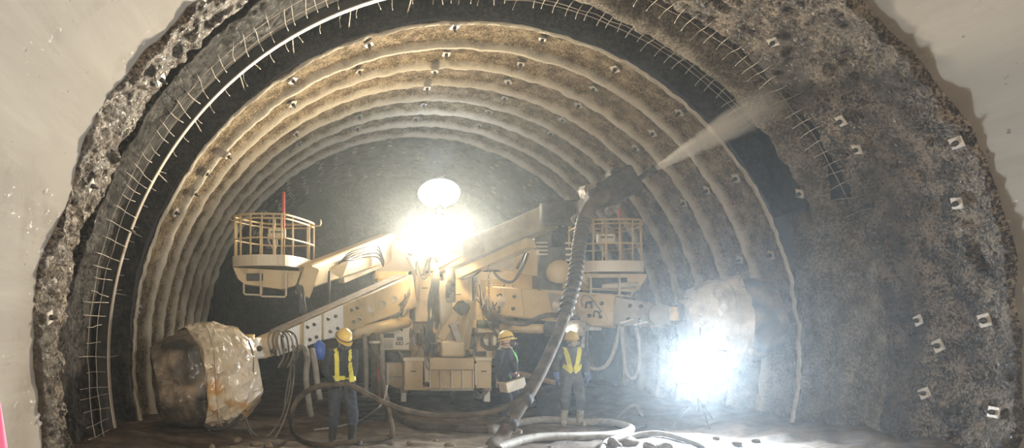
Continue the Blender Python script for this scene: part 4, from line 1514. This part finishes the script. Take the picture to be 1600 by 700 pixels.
def person(loc, face, label, pose, mats):
    """loc: feet point; face: turn about the vertical (0 looks at the camera)"""
    root = thing('person', loc, label, 'person')
    root.rotation_euler = (0, 0, face)
    Rm = Matrix.Rotation(-face, 3, 'Z')

    def to_local(p):
        return Rm @ (Vector(p) - Vector(loc))
    lean = pose.get('lean', 0)
    ht = pose.get('h', 1.0)

    def T(x, y, z):            # spine bend above the pelvis
        dz = max(0, z - .95)
        return Vector((x, y - math.sin(lean) * dz, .95 + (z - .95) * math.cos(lean) if z > .95 else z)) * ht
    sh = {s: T(s * .175, .0, 1.38) for s in (-1, 1)}
    hip = {s: Vector((s * .095, 0, .87)) * ht for s in (-1, 1)}
    arms, legs = {}, {}
    for s in (-1, 1):
        wv = pose['hand'][s]
        wv = to_local(wv) if pose.get('world', True) else Vector(wv)
        el, wr = two_bone(sh[s], wv, .285 * ht, .255 * ht, pose.get('pole', {}).get(s, (s * .6, .6, -.5)))
        arms[s] = (el, wr)
        an = Vector(pose['foot'][s]) + Vector((0, 0, .085))
        kn, an = two_bone(hip[s], an, .42 * ht, .41 * ht, (s * .15, -1, 0))
        legs[s] = (kn, an)
    hc = T(0, -.02 + pose.get('head_fwd', 0), 1.565)
    hr = rotm(pose.get('nod', 0), pose.get('tilt', 0), pose.get('turn', 0))
    # continuous body
    mb = MB()
    loft(mb, [(T(0, 0, .80), .13, .10), (T(0, 0, .92), .145, .10), (T(0, 0, 1.05), .135, .09), (T(0, 0, 1.25), .16, .10), (T(0, 0, 1.37), .15, .085), (T(0, 0, 1.43), .08, .06)])
    mb.tube([T(0, 0, 1.38), T(0, -.005, 1.46), hc + Vector((0, .01, -.04))], [.065, .056, .055], 12, smooth=0)
    mb.ellipsoid(hc, (.076, .096, .112), 18, 14, hr)
    mb.ellipsoid(hc + hr @ Vector((0, -.035, -.06)), (.052, .058, .055), 14, 10, hr)      # jaw
    mb.ellipsoid(hc + hr @ Vector((0, -.098, -.015)), (.013, .020, .022), 10, 8, hr)      # nose
    mb.ellipsoid(hc + hr @ Vector((0, -.088, -.062)), (.024, .012, .009), 10, 6, hr)      # lips
    for s in (-1, 1):
        mb.ellipsoid(hc + hr @ Vector((s * .078, .01, -.01)), (.012, .022, .032), 10, 8, hr)   # ears
        mb.tube([sh[s] + Vector((-s * .06, 0, 0)), sh[s], arms[s][0], arms[s][1]], [.05, .052, .042, .030], 10, smooth=0)
        mb.tube([hip[s], legs[s][0], legs[s][1], legs[s][1] + Vector((s * .02, -.11, -.045))], [.085, .06, .045, .035], 10, smooth=0)
    bd = remeshed('body', mb, 'skin', .011, root, 2)
    for s in (-1, 1):
        MB().ellipsoid(hc + hr @ Vector((s * .030, -.084, .012)), (.012, .010, .008), 10, 6, hr).build('eye', 'glass', None, (0, 0, 0)).parent = root
    # trousers
    mb = MB()
    loft(mb, [(T(0, 0, .80), .15, .118), (T(0, 0, .90), .17, .122), (T(0, 0, 1.0), .165, .115)])
    for s in (-1, 1):
        bt = legs[s][0] + (legs[s][1] - legs[s][0]) * .42
        mb.tube([hip[s] + Vector((0, 0, .02)), hip[s] + (legs[s][0] - hip[s]) * .5, legs[s][0], bt], [.105, .096, .082, .082], 12, smooth=0)
    remeshed('trousers', mb, mats['trousers'], .013, root, 3, .006)
    # boots
    for s in (-1, 1):
        kn, an = legs[s]
        bt = kn + (an - kn) * .22
        toe = Vector(pose.get('toe', {}).get(s, (s * .05, -1, 0))).normalized()
        mb = MB()
        mb.tube([bt, kn + (an - kn) * .6, an], [.070, .064, .056], 14, smooth=0)
        f = Vector((an.x, an.y, .045)) - toe * .055
        mb.tube([f, f + toe * .07 + Vector((0, 0, .008)), f + toe * .17, f + toe * .235 - Vector((0, 0, .006))], [.045, .05, .045, .034], 12, smooth=0)
        mb.box(f + toe * .09 + Vector((0, 0, -.028)), (.088, .28, .03), rotm(0, 0, math.atan2(toe.x, -toe.y)), .008)
        remeshed('boot', mb, mats['boots'], .010, root, 2)
    # jacket
    mb = MB()
    loft(mb, [(T(0, 0, .84), .178, .128), (T(0, 0, .93), .176, .126), (T(0, 0, 1.05), .168, .118), (T(0, 0, 1.22), .188, .128), (T(0, 0, 1.34), .185, .115), (T(0, 0, 1.41), .125, .088),
              (T(0, 0, 1.455), .075, .075)])
    for s in (-1, 1):
        el, wr = arms[s]
        mb.tube([sh[s] + Vector((-s * .07, 0, -.02)), sh[s] + Vector((s * .005, 0, -.005)), sh[s] + (el - sh[s]) * .5, el, el + (wr - el) * .5, wr + (el - wr) * .05],
                [.07, .074, .066, .060, .052, .045], 12, smooth=0)
    jk = remeshed('jacket', mb, mats['jacket'], .012, root, 3, .006)
    bv = BVHTree.FromPolygons([v.co for v in jk.data.vertices], [tuple(p.vertices) for p in jk.data.polygons])

    def ribbon(name, path, width, mat, off=.007):
        """path of (side, x, z): draped on the jacket; side 'f', 't' (x, y), 'b'"""
        pts = []
        for sd, x, z in path:
            if sd == 'f':
                p = T(x, 0, z)
                h = bv.ray_cast(Vector((p.x, p.y - 1, p.z)), Vector((0, 1, 0)))
            elif sd == 'b':
                p = T(x, 0, z)
                h = bv.ray_cast(Vector((p.x, p.y + 1, p.z)), Vector((0, -1, 0)))
            else:
                p = T(x, z, 1.4)
                h = bv.ray_cast(Vector((p.x, p.y, 2.2)), Vector((0, 0, -1)))
            if h[0] is not None:
                pts.append((h[0], h[1]))
        if len(pts) < 2:
            return
        vs_, fs_ = [], []
        for i, (p, n_) in enumerate(pts):
            a = pts[max(0, i - 1)][0]
            b = pts[min(len(pts) - 1, i + 1)][0]
            t = (b - a).normalized()
            sdv = t.cross(n_).normalized() * width / 2
            vs_ += [p + n_ * off - sdv, p + n_ * off + sdv, p - n_ * .012 + sdv, p - n_ * .012 - sdv]
        for i in range(len(pts) - 1):
            for j in range(4):
                a, b = i * 4 + j, i * 4 + (j + 1) % 4
                fs_.append((a, b, b + 4, a + 4))
        n4 = len(vs_)
        fs_ += [(3, 2, 1, 0), (n4 - 4, n4 - 3, n4 - 2, n4 - 1)]
        o = MB().add(vs_, fs_).build(name, mat, None, (0, 0, 0))
        o.parent = root
        return o

    def line(sd, x0, z0, x1, z1, n=12):
        return [(sd, x0 + (x1 - x0) * k / n, z0 + (z1 - z0) * k / n) for k in range(n + 1)]
    for spec in mats.get('straps', []):
        ribbon('vest_strap', sum([line(*q) for q in spec[0]], []), spec[1], spec[2])
    # helmet
    q = hr
    mb = MB()
    prof = [(.128, .0), (.126, .03), (.118, .065), (.098, .105), (.066, .132), (.03, .145), (.004, .148)]
    vs_ = []
    n = 22
    base = hc + q @ Vector((0, .004, .028))
    for r, h in prof:
        for k in range(n):
            t = 2 * math.pi * k / n
            vs_.append(base + q @ Vector((r * .93 * math.cos(t), r * 1.08 * math.sin(t), h)))
    fs_ = []
    for i in range(len(prof) - 1):
        for k in range(n):
            fs_.append((i * n + k, i * n + (k + 1) % n, (i + 1) * n + (k + 1) % n, (i + 1) * n + k))
    fs_ += [tuple(range(n - 1, -1, -1)), tuple(range((len(prof) - 1) * n, len(prof) * n))]
    hm = mb.add(vs_, fs_, True).build('helmet', mats.get('helmet', 'helmet'), None, (0, 0, 0))
    hm.parent = root
    bp = []
    for k in range(n):
        t = 2 * math.pi * k / n
        ext = 1.10 + .22 * max(0, -math.sin(t)) ** 2
        bp.append(base + q @ Vector((.120 * 1.08 * math.cos(t), .138 * ext * math.sin(t), -.004 - .012 * max(0, -math.sin(t)))))
    br = MB().prism(bp, q @ Vector((0, 0, .012))).build('brim', mats.get('helmet', 'helmet'), None, (0, 0, 0))
    br.parent = hm
    rg = MB().tube([base + q @ Vector((0, y, z)) for y, z in ((-.12, .05), (-.08, .118), (0, .152), (.08, .118), (.12, .05))], .012, 6).build('ridge', mats.get('helmet', 'helmet'), None, (0, 0, 0))
    rg.parent = hm
    if mats.get('band'):
        ring = [base + q @ Vector((.124 * math.cos(t), .142 * math.sin(t), .03)) for t in [2 * math.pi * k / 18 for k in range(18)]]
        MB().tube(ring, .010, 6, closed=True, smooth=0).build('helmet_band', mats['band'], None, (0, 0, 0)).parent = hm
    for s in (-1, 1):          # chin strap
        MB().tube([hc + q @ Vector((s * .088, 0, .03)), hc + q @ Vector((s * .078, -.03, -.05)), hc + q @ Vector((s * .02, -.06, -.118))], .006, 5).build('chin_strap', 'cloth', None, (0, 0, 0)).parent = hm
    if mats.get('mask'):
        c = hc + q @ Vector((0, -.10, -.048))
        mk = MB().lathe([(.062, -.035), (.058, .0), (.042, .03), (.02, .04)], c, q @ Vector((0, -1, -.15)), 16).build('respirator', mats['mask'], None, (0, 0, 0))
        mk.parent = root
        for s in (-1, 1):
            MB().lathe([(.036, 0), (.036, .035), (.028, .04)], c + q @ Vector((s * .045, -.005, -.01)), q @ Vector((s * .8, -.5, -.1)), 14).build('filter', mats['mask'], None, (0, 0, 0)).parent = mk
        ring = [hc + q @ Vector((.088 * math.cos(t), .105 * math.sin(t), -.035)) for t in [2 * math.pi * k / 16 for k in range(16)]]
        MB().tube(ring, .006, 5, closed=True, smooth=0).build('head_strap', 'black', None, (0, 0, 0)).parent = mk
    for s in (-1, 1):
        el, wr = arms[s]
        dh_ = pose['hdir'][s] if 'hdir' in pose else (wr - el)
        hand('glove' if mats['hand'] != 'skin' else 'hand', wr, dh_, pose['palm'][s], pose.get('thumb', {}).get(s, -s), pose['curl'], mats['hand'], root)
        if mats.get('cuff'):
            dd = (el - wr).normalized()
            MB().tube([wr - dd * .01, wr + dd * .10], [.045, .055], 12, smooth=0).build('glove_cuff', mats['cuff'], None, (0, 0, 0)).parent = root
    return root


def ground(px, Y):
    x = P(px, 0, Y).x
    return Vector((x, Y, fz(x, Y)))


# worker holding the hose, on the left
loc = ground(533, 10.85)
hl, hr_ = P(521, 601, 10.58), P(549, 603, 10.58)
person(loc, R_(12), 'worker in yellow helmet and hi-vis vest looking down and holding a hose, on the left',
       {'hand': {-1: hl, 1: hr_}, 'foot': {-1: (-.13, .02, 0), 1: (.15, -.04, 0)}, 'toe': {-1: (-.35, -1, 0), 1: (.75, -1, 0)}, 'lean': R_(9), 'nod': R_(34), 'turn': R_(14), 'head_fwd': -.03,
        'h': .985, 'pole': {-1: (-.9, .5, -.4), 1: (.9, .5, -.4)}, 'palm': {-1: (.2, -.2, -1), 1: (-.2, -.2, -1)}, 'hdir': {-1: (.75, -.5, -.1), 1: (-.7, -.6, -.1)}, 'thumb': {-1: 1, 1: -1}, 'curl': .75},
       {'jacket': 'navy', 'trousers': 'denim', 'boots': 'boot_dark', 'hand': 'glove_dark', 'band': 'grey_work', 'mask': 'grey_work',
        'straps': [([('f', -.085, .95, -.105, 1.36), ('t', -.105, -.06, -.105, .06), ('b', -.105, 1.36, -.09, .95)], .065, 'hivis'),
                   ([('f', .085, .95, .105, 1.36), ('t', .105, -.06, .105, .06), ('b', .105, 1.36, .09, .95)], .065, 'hivis'),
                   ([('f', -.15, 1.0, .15, 1.0)], .06, 'hivis')]})

# worker with the remote control case
loc = ground(792, 12.1)
hl, hr_ = P(782, 598, 11.80), P(806, 589, 11.78)
person(loc, R_(38), 'worker in black clothes and respirator carrying a remote control case on a green strap',
       {'hand': {-1: hl, 1: hr_}, 'foot': {-1: (-.12, .0, 0), 1: (.14, .02, 0)}, 'toe': {-1: (-.2, -1, 0), 1: (.3, -1, 0)}, 'lean': R_(-2), 'nod': R_(-12), 'turn': R_(18),
        'h': .97, 'pole': {-1: (-.8, .6, -.5), 1: (.8, .6, -.5)}, 'palm': {-1: (.8, -.1, -.5), 1: (-.8, -.1, -.5)}, 'hdir': {-1: (.3, -1, -.2), 1: (-.3, -1, -.2)}, 'thumb': {-1: 1, 1: -1}, 'curl': .6},
       {'jacket': 'navy', 'trousers': 'navy', 'boots': 'boot_pale', 'hand': 'skin', 'mask': 'black', 'band': 'navy',
        'straps': [([('f', .10, 1.02, .115, 1.36), ('t', .11, -.06, .09, .05), ('b', .08, 1.36, -.10, 1.1)], .04, 'green')]})
cc_ = (hl + hr_) / 2 + Vector((.05, -.06, -.07))
rt = rotm(0, R_(-14), R_(24))
rem = thing('remote_control', cc_ - Vector((0, 0, .11)), 'cream remote control case held by the worker in black', 'remote control')
MB().box(cc_, (.38, .20, .17), rt, .012).build('case', 'card', rem)
MB().box(cc_ + rt @ Vector((0, 0, .09)), (.34, .17, .02), rt, .004).build('control_face', 'dark_steel', rem)
for k in range(3):
    MB().cyl(cc_ + rt @ Vector((-.11 + k * .11, 0, .095)), cc_ + rt @ Vector((-.11 + k * .11, 0, .15)), .012, n=8).build('lever', 'green' if k == 1 else 'black', rem)

# worker facing the camera, on the right
loc = ground(893, 13.4)
person(loc, R_(-4), 'worker in grey with yellow vest and blue gloves, arms hanging down, on the right',
       {'world': False, 'hand': {-1: (-.275, -.06, .86), 1: (.275, -.05, .86)}, 'foot': {-1: (-.14, 0, 0), 1: (.15, .02, 0)}, 'toe': {-1: (-.25, -1, 0), 1: (.25, -1, 0)}, 'nod': R_(4), 'tilt': R_(-9),
        'turn': R_(12), 'h': .985, 'pole': {-1: (-.8, .7, 0), 1: (.8, .7, 0)}, 'palm': {-1: (1, .2, 0), 1: (-1, .2, 0)}, 'hdir': {-1: (.05, -.1, -1), 1: (-.05, -.1, -1)}, 'thumb': {-1: 1, 1: -1}, 'curl': .3},
       {'jacket': 'grey_work', 'trousers': 'grey_work', 'boots': 'boot_pale', 'hand': 'glove_blue', 'cuff': 'glove_blue', 'mask': 'boot_pale',
        'straps': [([('f', -.045, 1.02, -.12, 1.36), ('t', -.12, -.06, -.12, .06), ('b', -.12, 1.36, -.05, 1.0)], .085, 'hivis'),
                   ([('f', .045, 1.02, .12, 1.36), ('t', .12, -.06, .12, .06), ('b', .12, 1.36, .05, 1.0)], .085, 'hivis'),
                   ([('f', -.165, 1.10, -.02, .98)], .075, 'hivis'), ([('f', .165, 1.10, .02, .98)], .075, 'hivis'),
                   ([('b', -.16, 1.04, .16, 1.04)], .075, 'hivis')]})


# ================================================================== HOSES AND THINGS ON THE GROUND
def G(px, py, dz=.05):
    """floor point seen at a pixel"""
    Y = F * CZ / (py - VY)
    x = P(px, py, Y).x
    return Vector((x, Y, fz(x, Y) + dz))


tag(MB().tube([P(822, 618, 11.0), P(800, 632, 10.95), P(760, 645, 10.85), P(700, 650, 10.75), P(650, 645, 10.65), P(600, 629, 10.58), P(549, 603, 10.55), P(521, 601, 10.55),
               P(488, 607, 10.6), P(464, 626, 10.7), P(455, 652, 10.8), G(462, 680, .06), G(500, 697), G(560, 697), G(604, 692), P(613, 676, 11.0), P(608, 645, 11.6), P(600, 606, 12.6), P(592, 556, 13.8)],
              .040, 10, smooth=8).build('hand_hose', 'hose_brown'), 'brown hose looping through the hands of the left worker', 'hose')
h2 = MB().tube([P(597, 598, 13.9), P(602, 622, 13.5), G(617, 652, .08), G(650, 666, .07), G(700, 671, .07), G(742, 673, .07), G(768, 672, .07)], .068, 10, smooth=8).build('ground_hose', 'hose_brown')
tag(h2, 'thick muddy hose lying on the ground in front of the machine', 'hose')
h3 = MB().tube([G(768, 672, .07), G(800, 667, .07), G(850, 662, .07), G(905, 661, .07), G(955, 665, .07), G(986, 674, .07), G(960, 682, .07), G(905, 686, .07), G(835, 692, .07), G(780, 703, .07), G(730, 722, .07)],
               .066, 10, smooth=8).build('ground_hose', 'hose_pale')
tag(h3, 'pale grey hose curving in a loop on the ground right of the middle worker', 'hose')
d = (G(780, 670, .07) - G(768, 672, .07)).normalized()
MB().cyl(G(768, 672, .07) - d * .12, G(768, 672, .07) + d * .14, .088, n=14).build('coupling', 'hose_grey', h3)
h4 = MB().tube([G(938, 708), G(950, 690), G(985, 682), G(1030, 683), G(1072, 690), G(1105, 706), G(1120, 730)], .045, 10, smooth=8).build('ground_hose', 'hose_pale')
tag(h4, 'pale ring of hose on the ground at the bottom edge right of centre', 'hose')
tag(MB().tube([G(968, 655, .03), P(982, 638, 13.9), P(992, 634, 13.9), P(999, 642, 13.9), G(1003, 656, .03)], .04, 8).build('hose_end', 'hose_grey'), 'short grey hose arching up from the mud behind the right worker', 'hose')
tag(MB().tube([P(605, 602, 12.2), P(600, 625, 11.9), P(588, 640, 11.7), G(565, 655, .03), G(530, 664, .03), G(490, 668, .03)], .018, 6).build('thin_cable', 'hose_pale'), 'thin pale cable trailing on the mud behind the left worker', 'cable')
for k, (pts, lb_) in enumerate((([(818, 612), (836, 606), (856, 612), (872, 622), (905, 634)], 'dark cable snaking over the mud towards the right wall'),
                                ([(812, 622), (832, 614), (850, 618), (868, 612), (884, 620)], 'dark cable heaped below the plank'),
                                ([(925, 640), (950, 646), (985, 652), (1010, 648), (1040, 660)], 'dark cable lying along the foot of the right wall'))):
    tag(MB().tube([G(x, y + 18, .05) for x, y in pts], .03, 8).build('ground_cable', 'black'), lb_, 'cable')

# plank leaning on a steel drum
p0, p1 = P(812, 583, 14.6), P(870, 598, 14.4)
dr = ground(862, 14.55)
drum = thing('oil_drum', dr, 'dark steel drum under the plank end beside the right worker', 'drum')
MB().lathe([(.29, 0), (.30, .02), (.285, .04), (.285, .18), (.297, .2), (.285, .22), (.285, .38), (.297, .4), (.285, .42), (.285, .56), (.30, .58), (.29, .6)], dr, (0, 0, 1), 22).build('shell', 'dark_steel', drum)
MB().lathe([(.25, .59), (.25, .605)], dr, (0, 0, 1), 22).build('lid', 'dark_steel', drum)
pk = MB().beam(P(806, 582, 14.9), P(870, 599, 14.25), .26, .06).build('wooden_plank', 'wood')
tag(pk, 'wet brown plank lying tilted between the machine and the right worker', 'plank')

# mud clods and stones
for k, (x, y, s) in enumerate(((562, 690, .07), (574, 688, .05), (588, 688, .07), (640, 694, .05), (680, 690, .04), (705, 697, .06), (860, 697, .04), (960, 697, .10), (985, 693, .13),
                               (1016, 699, .07), (1035, 699, .09), (400, 692, .06), (370, 684, .08), (420, 697, .05), (330, 695, .09), (1120, 690, .06), (1150, 696, .08), (1180, 690, .06))):
    mb = MB()
    c = G(x, y, 0)
    mb.ellipsoid(c + Vector((0, 0, s * .3)), (s * random.uniform(.8, 1.3), s * random.uniform(.8, 1.2), s * random.uniform(.5, .8)), 10, 7)
    for v in mb.v:
        o_ = v - c
        v += o_ * float(fbm(np.array([v.x]), np.array([v.y]), np.array([v.z]), 9, 2)[0]) * .5
    tag(mb.build('mud_clod', 'rock'), 'brown mud clod on the wet tunnel floor', 'clod', 'mud clods on the floor')

# pink cone at the left edge, by the lining
pc = Vector((P(-4, 0, 7.0).x, 7.0, fz(P(-4, 0, 7.0).x, 7.0)))
cone = thing('safety_cone', pc, 'bright pink cone standing at the left edge against the smooth lining', 'cone')
MB().lathe([(.165, .03), (.15, .06), (.03, .88), (.02, .9)], pc, (0, 0, 1), 20).build('cone_body', 'pink', cone)
MB().box(pc + Vector((0, 0, .015)), (.32, .32, .03), None, .008).build('cone_foot', 'pink', cone)

# blue canister under the left boom, and the plastic-wrapped inspection lamp over the right worker
MB().lathe([(.08, 0), (.11, .02), (.11, .28), (.06, .32), (.03, .36)], P(499, 562, 13.6), (0, 0, 1), 16).build('blue_canister', 'blue', mroot)
lc_ = P(889, 516, 14.1)
MB().ellipsoid(lc_, (.05, .05, .05)).build('inspection_lamp', 'lamp_cool', mroot)
il = spot_light('inspection_light', lc_ + Vector((0, -.06, 0)), lc_ + Vector((0, -5, -1)), 25, (.9, .96, 1), 150, .6, .05)
vv, fs_ = crumpled(lc_, .36, [.05, .14, .17, .15, .06], 0, 1, 5, 8, .06, nu=24, nv=28)
MB().add([P(900, 513, 14.25) + v for v in vv], fs_, True).build('plastic_cover', 'wrap_grey', mroot)


# ------------------------------------------------------------------ tripod floodlight by the right wall
hd = P(1095, 574, 12.8)
gx = ground(1095, 12.8)
tl = thing('tripod_lamp', gx, 'glaring white floodlight on a tripod near the right wall', 'lamp')
aim = Vector((-.52, -1, 0.0)).normalized()
az = math.atan2(aim.x, -aim.y)
rt = rotm(0, 0, az)
MB().box(hd, (.80, .12, .60), rt, .02).build('lamp_head', 'dark_steel', tl)
MB().box(hd + aim * .07, (.74, .02, .54), rt, 0).build('lamp_face', 'lamp_cool', tl)
for k in range(5):
    MB().box(hd - aim * .08 + rt @ Vector((-.2 + k * .1, 0, 0)), (.012, .06, .34), rt, 0).build('cooling_fin', 'dark_steel', tl)
MB().cyl(Vector((hd.x, hd.y + .1, hd.z - .15)), Vector((gx.x, gx.y + .1, gx.z + .25)), .02, n=8).build('pole', 'dark_steel', tl)
for k in range(3):
    a = k * 2.094 + .5
    foot = Vector((gx.x + .42 * math.cos(a), gx.y + .1 + .42 * math.sin(a), 0))
    foot.z = fz(foot.x, foot.y)
    MB().cyl(Vector((gx.x, gx.y + .1, gx.z + .5)), foot, .014, n=6).build('leg', 'dark_steel', tl)
l = spot_light('tripod_light', hd + aim * .16, hd + aim * 5, TRIPOD_W, (.84, .93, 1), 140, 1.0, .3)
l.parent = tl
l.matrix_parent_inverse = Matrix.Translation(-gx)

# ================================================================== ADDED FILL LAMPS, OUT OF VIEW
def fill_lamp(loc, target, label, color):
    root = thing('fill_lamp', loc, label, 'lamp', 'fill lamps added behind the viewer')
    d = (Vector(target) - Vector(loc)).normalized()
    MB().box(Vector(loc) - d * .10, (.16, 1.3, .08), None, .01).build('housing', 'grey_paint', root)
    MB().cyl(Vector(loc) + Vector((0, -.6, 0)) - d * .03, Vector(loc) + Vector((0, .6, 0)) - d * .03, .02, n=10).build('tube', 'tube', root)
    l = area_light('fill_light', Vector(loc) + d * .05, target, .3, 1.2, FILL_W * (.8 if loc[0] < 0 else 1.0), color)
    l.parent = root
    l.matrix_parent_inverse = Matrix.Translation(-Vector(loc))


for y in (-2.5, -7.5):
    fill_lamp((-5.1, y, 3.7), (2.0, y + 7, 2.0), '%s added fill lamp on the left lining behind the viewer' % ('nearer' if y > -5 else 'farther'), (1, .82, .60))
    fill_lamp((5.1, y, 3.7), (-2.0, y + 7, 2.0), '%s added fill lamp on the right lining behind the viewer' % ('nearer' if y > -5 else 'farther'), (1, .94, .86))

# ------------------------------------------------------------------ dusty air
hz = MB().box((0, 6.2, 3.6), (13.2, 42, 8.0), None, 0).build('dust_haze', 'lining', None, (0, 6.2, 3.6))
m = bpy.data.materials.new('dusty_air')
m.use_nodes = True
nt = m.node_tree
nt.nodes.clear()
out = nt.nodes.new('ShaderNodeOutputMaterial')
vsn = nt.nodes.new('ShaderNodeVolumeScatter')
vsn.inputs['Color'].default_value = (.82, .92, 1, 1)
vsn.inputs['Density'].default_value = HAZE
vsn.inputs['Anisotropy'].default_value = .8
nt.links.new(vsn.outputs[0], out.inputs['Volume'])
hz.data.materials.clear()
hz.data.materials.append(m)
tag(hz, 'thin dusty haze filling the tunnel air', 'haze', None, 'stuff')
